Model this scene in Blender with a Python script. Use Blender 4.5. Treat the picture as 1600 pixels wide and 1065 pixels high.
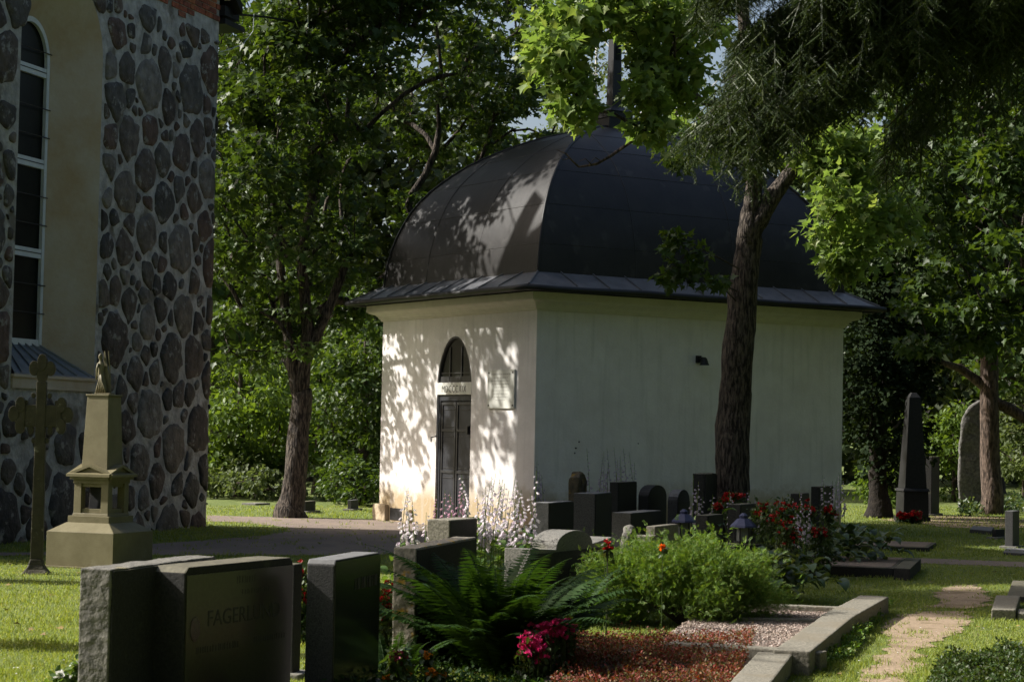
import bpy, bmesh, math, random
import numpy as np
from mathutils import Vector, Matrix
from mathutils.noise import noise as pnoise
random.seed(7); R = np.random.default_rng(11)
for o in list(bpy.data.objects): bpy.data.objects.remove(o)
SC = bpy.context.scene; COL = SC.collection
# ------------------------------------------------------------------ camera, sky, sun
F, PITCH, ROLL = 3152.6, .0455, .0197
cam = bpy.data.cameras.new('camera'); camo = bpy.data.objects.new('camera', cam); COL.objects.link(camo)
cam.sensor_width = 36; cam.lens = F/1600*36; cam.clip_end = 3000
right = Vector((1,0,0)); fw = Vector((0, math.cos(PITCH), math.sin(PITCH))); up = right.cross(fw)
rc = right*math.cos(ROLL)+up*math.sin(ROLL); uc = up*math.cos(ROLL)-right*math.sin(ROLL)
M = Matrix((rc, uc, -fw)).transposed().to_4x4(); M.translation = (0,0,1.6); camo.matrix_world = M
cam.dof.use_dof = True; cam.dof.focus_distance = 30; cam.dof.aperture_fstop = 9
SC.camera = camo
SUN_DIR = Vector((-.97, .135, .745)).normalized()      # towards the sun
W = bpy.data.worlds.new('World'); SC.world = W; W.use_nodes = True
nt = W.node_tree; sky = nt.nodes.new('ShaderNodeTexSky'); sky.sky_type = 'NISHITA'; sky.sun_disc = False
sky.sun_elevation = math.asin(SUN_DIR.z); sky.sun_rotation = math.atan2(SUN_DIR.x, SUN_DIR.y)
sky.air_density = 1.0; sky.dust_density = 5; sky.ozone_density = 1.0
nt.links.new(sky.outputs[0], nt.nodes['Background'].inputs[0]); nt.nodes['Background'].inputs[1].default_value = .095
sl = bpy.data.lights.new('sun', 'SUN'); sl.energy = 5; sl.angle = math.radians(.9); sl.color = (1, .96, .89)
so = bpy.data.objects.new('sun', sl); COL.objects.link(so); so.rotation_euler = SUN_DIR.to_track_quat('Z', 'Y').to_euler(); so.location = (-20, 10, 30)
SC.view_settings.view_transform = 'Standard'; SC.view_settings.look = 'None'; SC.view_settings.exposure = .85
SC.render.resolution_x = 1024; SC.render.resolution_y = 681
SC.render.engine = 'CYCLES'; SC.cycles.max_bounces = 8; SC.cycles.diffuse_bounces = 4; SC.cycles.transmission_bounces = 4; SC.cycles.transparent_max_bounces = 4
# pixel of the photograph -> world point, used only to survey where things stand
def ray(px, py):
    a, b = px-800, py-532.5; cr, sr = math.cos(ROLL), math.sin(ROLL)
    x = (a*cr+b*sr)/F; y = (a*sr-b*cr)/F; c, s = math.cos(PITCH), math.sin(PITCH)
    return np.array([x, c-y*s, s+y*c])
def G(px, py, z=0.):
    r = ray(px, py); return np.array([0, 0, 1.6])+r*(z-1.6)/r[2]
def A(px, py, D):
    r = ray(px, py); return np.array([0, 0, 1.6])+r*D/r[1]
# ------------------------------------------------------------------ materials
MATS = {}
def hexc(c): return (c[0], c[1], c[2], 1)
def mat(name, c1, c2=None, scale=6., rough=.8, bump=0., bscale=40., c3=None, s3=1.5, f3=.5, spec=.3, coat=0., stretch=None, metallic=0., top=None, stain=None, lo=.32, hi=.68):
    if name in MATS: return MATS[name]
    m = bpy.data.materials.new(name); m.use_nodes = True; t = m.node_tree; N = t.nodes; L = t.links
    b = N['Principled BSDF']; b.inputs['Roughness'].default_value = rough; b.inputs['Metallic'].default_value = metallic
    b.inputs['Specular IOR Level'].default_value = spec
    b.inputs['Coat Weight'].default_value = coat; b.inputs['Coat Roughness'].default_value = .06
    tc = N.new('ShaderNodeTexCoord'); mp = N.new('ShaderNodeMapping'); L.new(tc.outputs['Object'], mp.inputs[0])
    if stretch: mp.inputs['Scale'].default_value = stretch
    n = N.new('ShaderNodeTexNoise'); n.inputs['Scale'].default_value = scale; n.inputs['Detail'].default_value = 8; n.inputs['Roughness'].default_value = .65
    L.new(mp.outputs[0], n.inputs['Vector'])
    r = N.new('ShaderNodeValToRGB'); r.color_ramp.elements[0].position = lo; r.color_ramp.elements[1].position = hi
    r.color_ramp.elements[0].color = hexc(c1); r.color_ramp.elements[1].color = hexc(c2 or c1); L.new(n.outputs['Fac'], r.inputs[0])
    out = r.outputs[0]
    if c3:
        n3 = N.new('ShaderNodeTexNoise'); n3.inputs['Scale'].default_value = s3; n3.inputs['Detail'].default_value = 6; L.new(mp.outputs[0], n3.inputs['Vector'])
        r3 = N.new('ShaderNodeValToRGB'); r3.color_ramp.elements[0].position = f3; r3.color_ramp.elements[1].position = min(1, f3+.08); L.new(n3.outputs['Fac'], r3.inputs[0])
        mx = N.new('ShaderNodeMixRGB'); mx.inputs[2].default_value = hexc(c3); L.new(out, mx.inputs[1]); L.new(r3.outputs[0], mx.inputs[0]); out = mx.outputs[0]
    def over(fac, col, o):
        mx = N.new('ShaderNodeMixRGB'); mx.inputs[2].default_value = hexc(col); L.new(o, mx.inputs[1]); L.new(fac, mx.inputs[0]); return mx.outputs[0]
    def math_(op, a, b_):
        q = N.new('ShaderNodeMath'); q.operation = op; q.use_clamp = op == 'MULTIPLY'
        for i, v in enumerate((a, b_)):
            if isinstance(v, (int, float)): q.inputs[i].default_value = v
            else: L.new(v, q.inputs[i])
        return q.outputs[0]
    if top:                              # upward faces paler: painted skylight together with moss and lichen
        g = N.new('ShaderNodeNewGeometry'); sx = N.new('ShaderNodeSeparateXYZ'); L.new(g.outputs['True Normal'], sx.inputs[0]); n4 = N.new('ShaderNodeTexNoise'); n4.inputs['Scale'].default_value = 14; n4.inputs['Detail'].default_value = 6; L.new(mp.outputs[0], n4.inputs['Vector'])
        out = over(math_('MULTIPLY', math_('GREATER_THAN', sx.outputs[2], .6), math_('MULTIPLY', n4.outputs['Fac'], 1.7)), top, out)
    if stain:                            # splash dirt and damp near the ground, streaks under the cornice
        sx = N.new('ShaderNodeSeparateXYZ'); L.new(tc.outputs['Object'], sx.inputs[0]); n4 = N.new('ShaderNodeTexNoise'); n4.inputs['Scale'].default_value = 1.6; n4.inputs['Detail'].default_value = 9; n4.inputs['Roughness'].default_value = .7; L.new(mp.outputs[0], n4.inputs['Vector'])
        hgt_ = math_('ADD', math_('MULTIPLY', sx.outputs[2], -1.0) if False else math_('SUBTRACT', math_('MULTIPLY', n4.outputs['Fac'], 1.9), sx.outputs[2]), -.12)
        out = over(math_('MULTIPLY', hgt_, 2.2), stain, out)
        mp2 = N.new('ShaderNodeMapping'); mp2.inputs['Scale'].default_value = (7, 7, .5); L.new(tc.outputs['Object'], mp2.inputs[0]); n5 = N.new('ShaderNodeTexNoise'); n5.inputs['Scale'].default_value = 1.5; n5.inputs['Detail'].default_value = 7; L.new(mp2.outputs[0], n5.inputs['Vector'])
        out = over(math_('MULTIPLY', math_('SUBTRACT', n5.outputs['Fac'], .52), 1.6), (.45, .445, .41), out)
    L.new(out, b.inputs['Base Color'])
    if bump:
        nb = N.new('ShaderNodeTexNoise'); nb.inputs['Scale'].default_value = bscale; nb.inputs['Detail'].default_value = 6; L.new(mp.outputs[0], nb.inputs['Vector'])
        bp = N.new('ShaderNodeBump'); bp.inputs['Strength'].default_value = 1; bp.inputs['Distance'].default_value = bump
        L.new(nb.outputs['Fac'], bp.inputs['Height']); L.new(bp.outputs[0], b.inputs['Normal'])
    MATS[name] = m; return m
def islmat(name, cols, rough=.6, transl=.0, tcol=None, bump=0., bscale=30, spec=.3, vary=None, patch=None, pf=.6, ps=4.):
    """colour picked per leaf / stone / petal; optional translucency"""
    if name in MATS: return MATS[name]
    m = bpy.data.materials.new(name); m.use_nodes = True; t = m.node_tree; N = t.nodes; L = t.links
    b = N['Principled BSDF']; b.inputs['Roughness'].default_value = rough; b.inputs['Specular IOR Level'].default_value = spec
    g = N.new('ShaderNodeNewGeometry'); r = N.new('ShaderNodeValToRGB'); cr = r.color_ramp
    while len(cr.elements) < len(cols): cr.elements.new(.5)
    for i, c in enumerate(cols): cr.elements[i].position = i/(max(1, len(cols)-1)); cr.elements[i].color = hexc(c)
    L.new(g.outputs['Random Per Island'], r.inputs[0]); out = r.outputs[0]
    if vary:
        tc = N.new('ShaderNodeTexCoord'); n = N.new('ShaderNodeTexNoise'); n.inputs['Scale'].default_value = vary; n.inputs['Detail'].default_value = 6
        L.new(tc.outputs['Object'], n.inputs['Vector']); mx = N.new('ShaderNodeMixRGB'); mx.blend_type = 'MULTIPLY'; mx.inputs[0].default_value = .8
        rr = N.new('ShaderNodeValToRGB'); rr.color_ramp.elements[0].color = (.45, .45, .45, 1); rr.color_ramp.elements[1].color = (1.5, 1.5, 1.5, 1); rr.color_ramp.elements[0].position = .3; rr.color_ramp.elements[1].position = .7
        L.new(n.outputs['Fac'], rr.inputs[0]); L.new(out, mx.inputs[1]); L.new(rr.outputs[0], mx.inputs[2]); out = mx.outputs[0]
    if patch:
        tc = N.new('ShaderNodeTexCoord'); n = N.new('ShaderNodeTexNoise'); n.inputs['Scale'].default_value = ps; n.inputs['Detail'].default_value = 9; n.inputs['Roughness'].default_value = .7; L.new(tc.outputs['Object'], n.inputs['Vector'])
        rr = N.new('ShaderNodeValToRGB'); rr.color_ramp.elements[0].position = pf; rr.color_ramp.elements[1].position = pf+.07; L.new(n.outputs['Fac'], rr.inputs[0])
        mx = N.new('ShaderNodeMixRGB'); mx.inputs[2].default_value = hexc(patch); L.new(out, mx.inputs[1]); L.new(rr.outputs[0], mx.inputs[0]); out = mx.outputs[0]
    L.new(out, b.inputs['Base Color'])
    if bump:
        tc = N.new('ShaderNodeTexCoord'); nb = N.new('ShaderNodeTexNoise'); nb.inputs['Scale'].default_value = bscale; nb.inputs['Detail'].default_value = 6; L.new(tc.outputs['Object'], nb.inputs['Vector'])
        bp = N.new('ShaderNodeBump'); bp.inputs['Distance'].default_value = bump; L.new(nb.outputs['Fac'], bp.inputs['Height']); L.new(bp.outputs[0], b.inputs['Normal'])
    if transl:
        tr = N.new('ShaderNodeBsdfTranslucent'); mm = N.new('ShaderNodeMixRGB'); mm.blend_type = 'MULTIPLY'; mm.inputs[0].default_value = 1; mm.inputs[2].default_value = hexc(tcol or (1.7, 1.6, .5))
        L.new(out, mm.inputs[1]); L.new(mm.outputs[0], tr.inputs[0])
        ms = N.new('ShaderNodeMixShader'); ms.inputs[0].default_value = transl; L.new(b.outputs[0], ms.inputs[1]); L.new(tr.outputs[0], ms.inputs[2])
        L.new(ms.outputs[0], N['Material Output'].inputs['Surface'])
    MATS[name] = m; return m
# ------------------------------------------------------------------ objects
def wloc(p):
    v = Vector((0, 0, 0))
    while p: v += p.location; p = p.parent
    return v
def link(name, me, m, parent=None, label=None, cat=None, group=None, kind=None):
    o = bpy.data.objects.new(name, me); COL.objects.link(o)
    if m and not me.materials: me.materials.append(m)
    if parent:
        o.parent = parent
    for k, v in (('label', label), ('category', cat), ('group', group), ('kind', kind)):
        if v: o[k] = v
    return o
def root(name, loc, label, cat, group=None):
    o = bpy.data.objects.new(name, None); COL.objects.link(o); o.location = Vector([float(v) for v in loc]); o.empty_display_size = .3
    o['label'] = label; o['category'] = cat
    if group: o['group'] = group
    return o
def shift(me, parent):
    if parent: me.transform(Matrix.Translation(-wloc(parent)))
def npm(name, V, Fc, m, parent=None, smooth=False, world=True, **kw):
    """V (n,3); Fc (k,j) array, or list of arrays with different j"""
    me = bpy.data.meshes.new(name); V = np.asarray(V, dtype=np.float32)
    if not isinstance(Fc, list): Fc = [Fc]
    Fc = [np.asarray(f, dtype=np.int32) for f in Fc if len(f)]
    me.vertices.add(len(V)); me.vertices.foreach_set('co', V.ravel())
    loops = np.concatenate([f.ravel() for f in Fc]); me.loops.add(len(loops)); me.loops.foreach_set('vertex_index', loops)
    sizes = np.concatenate([np.full(len(f), f.shape[1], dtype=np.int32) for f in Fc])
    me.polygons.add(len(sizes)); me.polygons.foreach_set('loop_start', np.concatenate([[0], np.cumsum(sizes)[:-1]]).astype(np.int32))
    me.update(calc_edges=True)
    if smooth: me.polygons.foreach_set('use_smooth', np.ones(len(sizes), dtype=bool))
    if world: shift(me, parent)
    return link(name, me, m, parent, **kw)
class MB:
    def __init__(s): s.v = []; s.f = []
    def add(s, vs, fs):
        b = len(s.v); s.v += [tuple(float(q) for q in v) for v in vs]; s.f += [tuple(i+b for i in f) for f in fs]; return s
    def box(s, o, ax, ay, az):          # origin corner + three edge vectors
        o, ax, ay, az = [np.array(q, float) for q in (o, ax, ay, az)]
        vs = [o, o+ax, o+ax+ay, o+ay, o+az, o+ax+az, o+ax+ay+az, o+ay+az]
        fs = [(0,3,2,1),(4,5,6,7),(0,1,5,4),(1,2,6,5),(2,3,7,6),(3,0,4,7)]
        if np.dot(np.cross(ax, ay), az) < 0: fs = [f[::-1] for f in fs]
        return s.add(vs, fs)
    def cbox(s, c, sx, sy, sz, a=0.):
        ca, sa = math.cos(a), math.sin(a); X = np.array([ca, sa, 0])*sx; Y = np.array([-sa, ca, 0])*sy; Z = np.array([0, 0, sz])
        return s.box(np.array(c, float)-X/2-Y/2, X, Y, Z)
    def frustum(s, c, w0, d0, w1, d1, z0, z1, a=0.):
        ca, sa = math.cos(a), math.sin(a); vs = []
        for w, d, z in ((w0, d0, z0), (w1, d1, z1)):
            for x, y in ((-1,-1),(1,-1),(1,1),(-1,1)):
                lx, ly = x*w/2, y*d/2; vs.append((c[0]+lx*ca-ly*sa, c[1]+lx*sa+ly*ca, z))
        return s.add(vs, [(0,3,2,1),(4,5,6,7),(0,1,5,4),(1,2,6,5),(2,3,7,6),(3,0,4,7)])
    def tube(s, pts, rad, n=8, cap=True, wob=0.):
        pts = [np.array(p, float) for p in pts]; K = len(pts)
        if not hasattr(rad, '__len__'): rad = [rad]*K
        b = len(s.v); ref = None
        for i, p in enumerate(pts):
            t = pts[min(i+1, K-1)]-pts[max(i-1, 0)]; t = t/(np.linalg.norm(t)+1e-9)
            if ref is None: ref = np.array([1., 0, 0]) if abs(t[0]) < .8 else np.array([0, 1., 0])
            x = ref-np.dot(ref, t)*t; x /= np.linalg.norm(x)+1e-9; y = np.cross(t, x); ref = x
            for j in range(n):
                a = 2*math.pi*j/n; r = rad[i]*(1+(wob*pnoise(Vector((j*1.7, i*.6, rad[0]*50))) if wob else 0))
                s.v.append(tuple(p+x*math.cos(a)*r+y*math.sin(a)*r))
        for i in range(K-1):
            for j in range(n):
                s.f.append((b+i*n+j, b+i*n+(j+1)%n, b+(i+1)*n+(j+1)%n, b+(i+1)*n+j))
        if cap: s.f.append(tuple(b+j for j in range(n))[::-1]); s.f.append(tuple(b+(K-1)*n+j for j in range(n)))
        return s
    def lathe(s, c, prof, n=20, cap=True):
        b = len(s.v)
        for r, z in prof:
            for j in range(n): a = 2*math.pi*j/n; s.v.append((c[0]+r*math.cos(a), c[1]+r*math.sin(a), c[2]+z))
        for i in range(len(prof)-1):
            for j in range(n): s.f.append((b+i*n+j, b+i*n+(j+1)%n, b+(i+1)*n+(j+1)%n, b+(i+1)*n+j))
        if cap: s.f.append(tuple(b+j for j in range(n))[::-1]); s.f.append(tuple(b+(len(prof)-1)*n+j for j in range(n)))
        return s
    def prism(s, poly, ex):             # planar polygon points (3d), extruded by vector
        n = len(poly); ex = np.array(ex, float); P = [np.array(p, float) for p in poly]
        return s.add(P+[p+ex for p in P], [tuple(range(n))[::-1], tuple(range(n, 2*n))]+[(i, (i+1) % n, (i+1) % n+n, i+n) for i in range(n)])
    def build(s, name, m, parent=None, smooth=False, bevel=0., rough=0., rs=6., sub=0., world=True, **kw):
        me = bpy.data.meshes.new(name); me.from_pydata(s.v, [], s.f); me.update()
        bm = bmesh.new(); bm.from_mesh(me); bmesh.ops.recalc_face_normals(bm, faces=bm.faces)
        if bevel: bmesh.ops.bevel(bm, geom=[e for e in bm.edges if len(e.link_faces) == 2 and e.calc_face_angle(0) > .5], offset=bevel, segments=2, profile=.6, affect='EDGES', clamp_overlap=True)
        if rough:
            for k in range(7):
                es = [e for e in bm.edges if e.calc_length() > (sub or .06)]
                if not es or len(bm.verts) > 40000: break
                bmesh.ops.subdivide_edges(bm, edges=es, cuts=1, use_grid_fill=True)
                bmesh.ops.triangulate(bm, faces=[f for f in bm.faces if len(f.verts) > 4])
            bm.normal_update()
            for v in bm.verts:
                q = v.co*rs; d = pnoise(q)+.5*pnoise(q*2.3)+.25*pnoise(q*5.1); v.co += v.normal*(d*rough)
        bm.to_mesh(me); bm.free()
        if smooth: me.polygons.foreach_set('use_smooth', np.ones(len(me.polygons), dtype=bool))
        if world: shift(me, parent)
        return link(name, me, m, parent, **kw)
def text_mesh(name, s, size, m, parent, origin, xdir, zdir, xs=1., depth=.002, align='CENTER', thin=0., sp=1., **kw):
    cu = bpy.data.curves.new(name, 'FONT'); cu.body = s; cu.size = size; cu.extrude = depth; cu.align_x = align; cu.resolution_u = 3; cu.offset = -thin; cu.space_character = sp
    to = bpy.data.objects.new('tmp', cu); COL.objects.link(to); bpy.context.view_layer.update()
    me = bpy.data.meshes.new_from_object(to); bpy.data.objects.remove(to)
    x = Vector([float(q) for q in xdir]).normalized(); z = Vector([float(q) for q in zdir]).normalized(); n = x.cross(z)
    mm = Matrix((x*xs, z, n)).transposed().to_4x4(); mm.translation = Vector([float(q) for q in origin])
    me.transform(mm); shift(me, parent); me.materials.clear()
    return link(name, me, m, parent, **kw)
def panel(outer, holes, P, U, Z, N, name, m, parent, reveal=0., **kw):
    """flat wall with holes; 2d (u,z) points; reveal goes along -N"""
    bm = bmesh.new(); T = lambda q: Vector([float(a) for a in (P+U*q[0]+np.array([0,0,1.])*q[1])]); es = []
    for lp in [outer]+holes:
        vs = [bm.verts.new(T(q)) for q in lp]; es += [bm.edges.new((vs[i], vs[(i+1) % len(vs)])) for i in range(len(vs))]
    bmesh.ops.triangle_fill(bm, use_beauty=True, use_dissolve=False, edges=es, normal=Vector([float(a) for a in N]))
    if reveal:
        for lp in holes:
            a = [bm.verts.new(T(q)) for q in lp]; b = [bm.verts.new(T(q)-Vector([float(x) for x in N])*reveal) for q in lp]
            for i in range(len(lp)): j = (i+1) % len(lp); bm.faces.new((a[i], a[j], b[j], b[i]))
    for f in bm.faces: f.normal_update()
    me = bpy.data.meshes.new(name); bm.to_mesh(me); bm.free(); shift(me, parent)
    return link(name, me, m, parent, **kw)
# ------------------------------------------------------------------ leaves
def inst(T, Fs, pos, X, Y, Z, size):
    """copy template T (k,3) / polygons Fs to every pos with basis and size -> arrays"""
    n = len(pos); k = len(T); s = np.asarray(size).reshape(-1, 1, 1)
    V = pos[:, None, :]+s*(T[None, :, 0:1]*X[:, None, :]+T[None, :, 1:2]*Y[:, None, :]+T[None, :, 2:3]*Z[:, None, :])
    out = []; off = (np.arange(n)*k)[:, None, None]
    by = {}
    for f in Fs: by.setdefault(len(f), []).append(f)
    for j, fl in by.items(): out.append((off+np.array(fl)[None]).reshape(-1, j))
    return V.reshape(-1, 3), out
def merge(parts):
    Vs = []; by = {}; b = 0
    for V, fl in parts:
        Vs.append(V)
        for f in fl: by.setdefault(f.shape[1], []).append(f+b)
        b += len(V)
    return np.concatenate(Vs), [np.concatenate(v) for v in by.values()]
def basis(tip, nrm):
    Y = tip/(np.linalg.norm(tip, axis=1, keepdims=True)+1e-9)
    Z = nrm-np.sum(nrm*Y, 1, keepdims=True)*Y; Z /= np.linalg.norm(Z, axis=1, keepdims=True)+1e-9
    return np.cross(Y, Z), Y, Z
MH = [(0,0,0),(.30,-.12,.03),(.26,.10,.03),(.58,.34,.08),(.27,.44,.03),(.15,.62,.02),(0,1,-.06)]
MAPLE = np.array(MH+[(-x, y, z) for x, y, z in MH[1:-1]]); MAPLE_F = [(0,1,2,3,4,5,6), (0,6,11,10,9,8,7)]
OVAL = np.array([(0,0,0),(.3,.35,.07),(.2,.75,.04),(0,1,-.05),(-.2,.75,.04),(-.3,.35,.07)]); OVAL_F = [(0,1,2,3),(0,3,4,5)]
DIA = np.array([(0,0,0),(.38,.45,.08),(0,1,0),(-.38,.45,.08)]); DIA_F = [(0,1,2,3)]
NEED = np.array([(-.045,0,0),(.045,0,0),(0,1,0)]); NEED_F = [(0,1,2)]
def leaves_at(C, rad, n, size, kind='maple', flat=.55, droop=.35, spread=1.):
    """n leaves round each cluster centre C (m,3) of radius rad"""
    T, Fs = dict(maple=(MAPLE, MAPLE_F), oval=(OVAL, OVAL_F), dia=(DIA, DIA_F))[kind]
    m = len(C); rad = np.broadcast_to(np.asarray(rad, float), (m,)); idx = np.repeat(np.arange(m), n); N = len(idx)
    d = R.normal(size=(N, 3)); d /= np.linalg.norm(d, axis=1, keepdims=True); d *= (R.random(N)**.45)[:, None]; off = d*rad[idx][:, None]; off[:, 2] *= flat
    pos = C[idx]+off
    tip = off/(rad[idx][:, None])+R.normal(size=(N, 3))*.5; tip[:, 2] -= droop+.25*R.random(N)
    nrm = R.normal(size=(N, 3))*.55; nrm[:, 2] += 1
    X, Y, Z = basis(tip, nrm)
    return inst(T, Fs, pos, X, Y, Z, size*R.uniform(.65, 1.2, N))
# ------------------------------------------------------------------ trees
def grow(trunks, attract, rmin=.012, sag=.12, expo=.42, maxr=.14, wob=.2, lean=.5):
    """trunks: list of [(x,y,z,r)...]; attract (m,3). returns MB of trunk+limbs"""
    mb = MB(); nodes = []; par = []; own = []
    for tr in trunks:
        tr = [np.array(q, float) for q in tr]
        pts = []; rr = []
        for i in range(len(tr)-1):
            for t in np.linspace(0, 1, 5)[:-1]: q = tr[i]*(1-t)+tr[i+1]*t; pts.append(q[:3]); rr.append(q[3])
        pts.append(tr[-1][:3]); rr.append(tr[-1][3])
        K = len(pts)
        pts = [p+np.array([pnoise(Vector((i*.23, tr[0][0], 3)))*rr[i]*.22, pnoise(Vector((i*.3, 9, tr[0][1])))*rr[i]*.5, 0]) if 0 < i < K-1 else p for i, p in enumerate(pts)]
        mb.tube(pts, rr, n=14, wob=wob)
        for i in range(2, K): nodes.append(pts[i]); par.append(-1 if i == 2 else len(nodes)-2); own.append(True)
    ntr = len(nodes); order = np.argsort([min(np.linalg.norm(a-q) for q in nodes[:ntr]) for a in attract]); chains = []
    for ai in order:
        a = attract[ai]; Nn = np.array(nodes); dv = a-Nn; d = np.linalg.norm(dv, axis=1)
        cost = d+np.clip(Nn[:, 2]-a[2]+lean*d, 0, None)*1.2; j = int(np.argmin(cost)); p0 = Nn[j]; L = d[j]; ids = [j]
        side = R.normal(size=3)*.07*L
        K = max(2, int(L/.5)+1)
        for t in np.linspace(0, 1, K+1)[1:]:
            q = p0*(1-t)+a*t+np.array([0, 0, 1.])*sag*L*math.sin(math.pi*t)+side*math.sin(math.pi*t)
            nodes.append(q); par.append(ids[-1]); own.append(False); ids.append(len(nodes)-1)
        chains.append(ids)
    cnt = np.zeros(len(nodes))
    for c in chains: cnt[c[-1]] += 1
    for i in range(len(nodes)-1, -1, -1):
        if par[i] >= 0: cnt[par[i]] += cnt[i]
    rad = np.minimum(rmin*np.maximum(cnt, 1)**expo, maxr)
    for c in chains:
        rr = [min(rad[i], rad[c[1]]*1.05) for i in c]; rr[-1] *= .5; mb.tube([nodes[i] for i in c], rr, n=6 if rr[0] > .03 else 5, cap=False)
    return mb
def shell(center, radii, n, inner=.45, zmin=None):
    d = R.normal(size=(n*3, 3)); d /= np.linalg.norm(d, axis=1, keepdims=True); r = inner+(1-inner)*R.random(n*3)**.6
    P = np.array(center)+d*r[:, None]*np.array(radii)
    if zmin is not None: P = P[P[:, 2] > zmin]
    return P[:n]
def tree(name, base, trunks, attract, n, crad, lsize, kind, leafm, barkm, label, cat='tree', group=None, flat=.5, extra=None, **kw):
    rt = root(name, (base[0], base[1], 0), label, cat, group)
    mb = grow(trunks, attract, **kw); mb.build('trunk', barkm, rt, smooth=True)
    V, Fl = leaves_at(attract, R.uniform(.7, 1.25, len(attract))*crad, n, lsize, kind, flat=flat)
    npm('crown', V, Fl, leafm, rt)
    return rt
# ------------------------------------------------------------------ palette
M_plaster = mat('white_limewash', (.655,.62,.595), (.765,.735,.71), 2.2, .9, .006, 26, stain=(.36,.28,.17))
M_corn = mat('cornice_limewash', (.58,.55,.47), (.66,.63,.54), 5, .9, .002, 60)
M_roof = mat('painted_sheet_metal', (.010,.009,.0088), (.021,.019,.018), 2.2, .45, .0025, 9, c3=(.032,.029,.027), s3=3, f3=.6, spec=.3)  # paler blotches paint sun dapples into the roof colour
M_skirt = mat('worn_sheet_metal', (.07,.072,.078), (.13,.132,.14), 5, .4, .002, 9, spec=.6)
M_black = mat('black_metal', (.012,.012,.013), (.02,.02,.021), 6, .5, .001, 30)
M_door = mat('dark_iron_door', (.016,.017,.021), (.03,.032,.038), 5, .5, .0015, 25, spec=.2)
M_glass = mat('dark_pane', (.005,.006,.005), (.012,.014,.010), 2, .3, 0, spec=.1)
M_marble = mat('pale_marble', (.5,.5,.46), (.6,.6,.55), 6, .35, .001, 30)
M_ink = mat('engraved_dark', (.035,.035,.03), (.06,.055,.05), 30, .8)
M_gink = mat('grey_engraving', (.30,.30,.27), (.38,.37,.34), 30, .8)
M_sand = mat('stained_foundation', (.32,.25,.16), (.46,.38,.27), 6, .9, .01, 14)
M_mortar = mat('lime_mortar', (.22,.215,.20), (.50,.48,.445), 4.5, .95, .05, 8, c3=(.16,.145,.12), s3=1.8, f3=.56)
M_splay = mat('ochre_plaster', (.40,.29,.16), (.50,.46,.39), .8, .95, .006, 12)
M_field = islmat('fieldstone', [(.045,.04,.036),(.095,.072,.056),(.06,.057,.05),(.15,.125,.10),(.04,.038,.036),(.105,.068,.052),(.09,.083,.074),(.05,.047,.043),(.17,.155,.135),(.075,.055,.044)], .8, bump=.05, bscale=8, vary=6, patch=(.24,.23,.21), pf=.56, ps=5)
M_brick = islmat('red_brick', [(.20,.055,.032),(.30,.09,.05),(.15,.05,.035),(.33,.12,.05),(.24,.06,.04)], .85, bump=.008, bscale=30, vary=14)
M_wframe = mat('white_window_paint', (.5,.54,.56), (.6,.63,.64), 8, .5)
M_sill = mat('grey_blue_sheet', (.10,.12,.14), (.17,.19,.22), 3, .38, .002, 12, spec=.6)
M_olive = mat('weathered_olive_paint', (.125,.108,.052), (.175,.153,.083), 5, .55, .0015, 50, c3=(.19,.17,.105), s3=7, f3=.66, spec=.4)
M_iron = mat('mossy_dark_iron', (.032,.028,.013), (.06,.052,.028), 9, .6, .004, 45, c3=(.17,.155,.11), s3=12, f3=.64)
M_gran = mat('grey_granite', (.08,.078,.07), (.24,.23,.205), 90, .85, .006, 60, c3=(.16,.155,.12), s3=3, f3=.6)
M_rough = mat('rough_grey_granite', (.08,.077,.068), (.19,.18,.155), 30, .95, .02, 18, c3=(.24,.21,.12), s3=5, f3=.62)
M_lich = mat('lichened_granite', (.17,.155,.12), (.33,.30,.25), 45, .95, .012, 30, c3=(.42,.26,.035), s3=9, f3=.56)
M_dark = mat('polished_black_granite', (.010,.010,.012), (.03,.03,.034), 120, .22, 0, spec=.5)
M_dark2 = mat('honed_dark_granite', (.016,.016,.016), (.038,.037,.034), 60, .75, .003, 50, spec=.2, top=(.13,.12,.085), c3=(.05,.05,.036), s3=4, f3=.6)
M_side = mat('blasted_dark_granite', (.018,.018,.019), (.085,.083,.08), 120, .8, .002, 120, top=(.15,.15,.15))
M_reflect = mat('granite_green_reflection', (.030,.032,.014), (.052,.053,.025), 40, .28, 0, c3=(.03,.022,.017), s3=1.2, f3=.5, spec=.5)  # olive tint paints mirrored greenery into dark stone
M_moss = mat('mossy_brown_stone', (.06,.05,.035), (.13,.10,.06), 12, .95, .02, 14, c3=(.22,.14,.03), s3=9, f3=.57)
M_rune = mat('speckled_boulder_granite', (.05,.048,.045), (.17,.165,.155), 14, .9, .03, 9)
M_curb = mat('curb_granite', (.10,.093,.075), (.27,.25,.20), 50, .9, .006, 40, c3=(.18,.16,.12), s3=2.4, f3=.55)
M_gravel = mat('pinkish_gravel', (.12,.095,.08), (.27,.215,.18), 70, .95, .02, 45, c3=(.22,.175,.14), s3=1.1, f3=.5)
M_dirt = mat('worn_sandy_dirt', (.20,.145,.095), (.36,.275,.19), 30, .95, .012, 30, c3=(.2,.15,.09), s3=2., f3=.55)
M_lawn = mat('lawn_soil', (.07,.10,.022), (.15,.19,.045), 12, .95, .02, 60, c3=(.17,.19,.06), s3=1.2, f3=.56)
M_grass = islmat('grass_blade', [(.14,.195,.032),(.20,.26,.05),(.26,.30,.075),(.16,.225,.04),(.32,.32,.13)], .6, .38, (1.6,1.5,.5))
M_bark = mat('furrowed_maple_bark', (.014,.011,.009), (.105,.085,.068), 17, .95, .06, 18, lo=.43, hi=.60, c3=(.07,.062,.05), s3=3, f3=.62, stretch=(1.8,1.8,.35))
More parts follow.
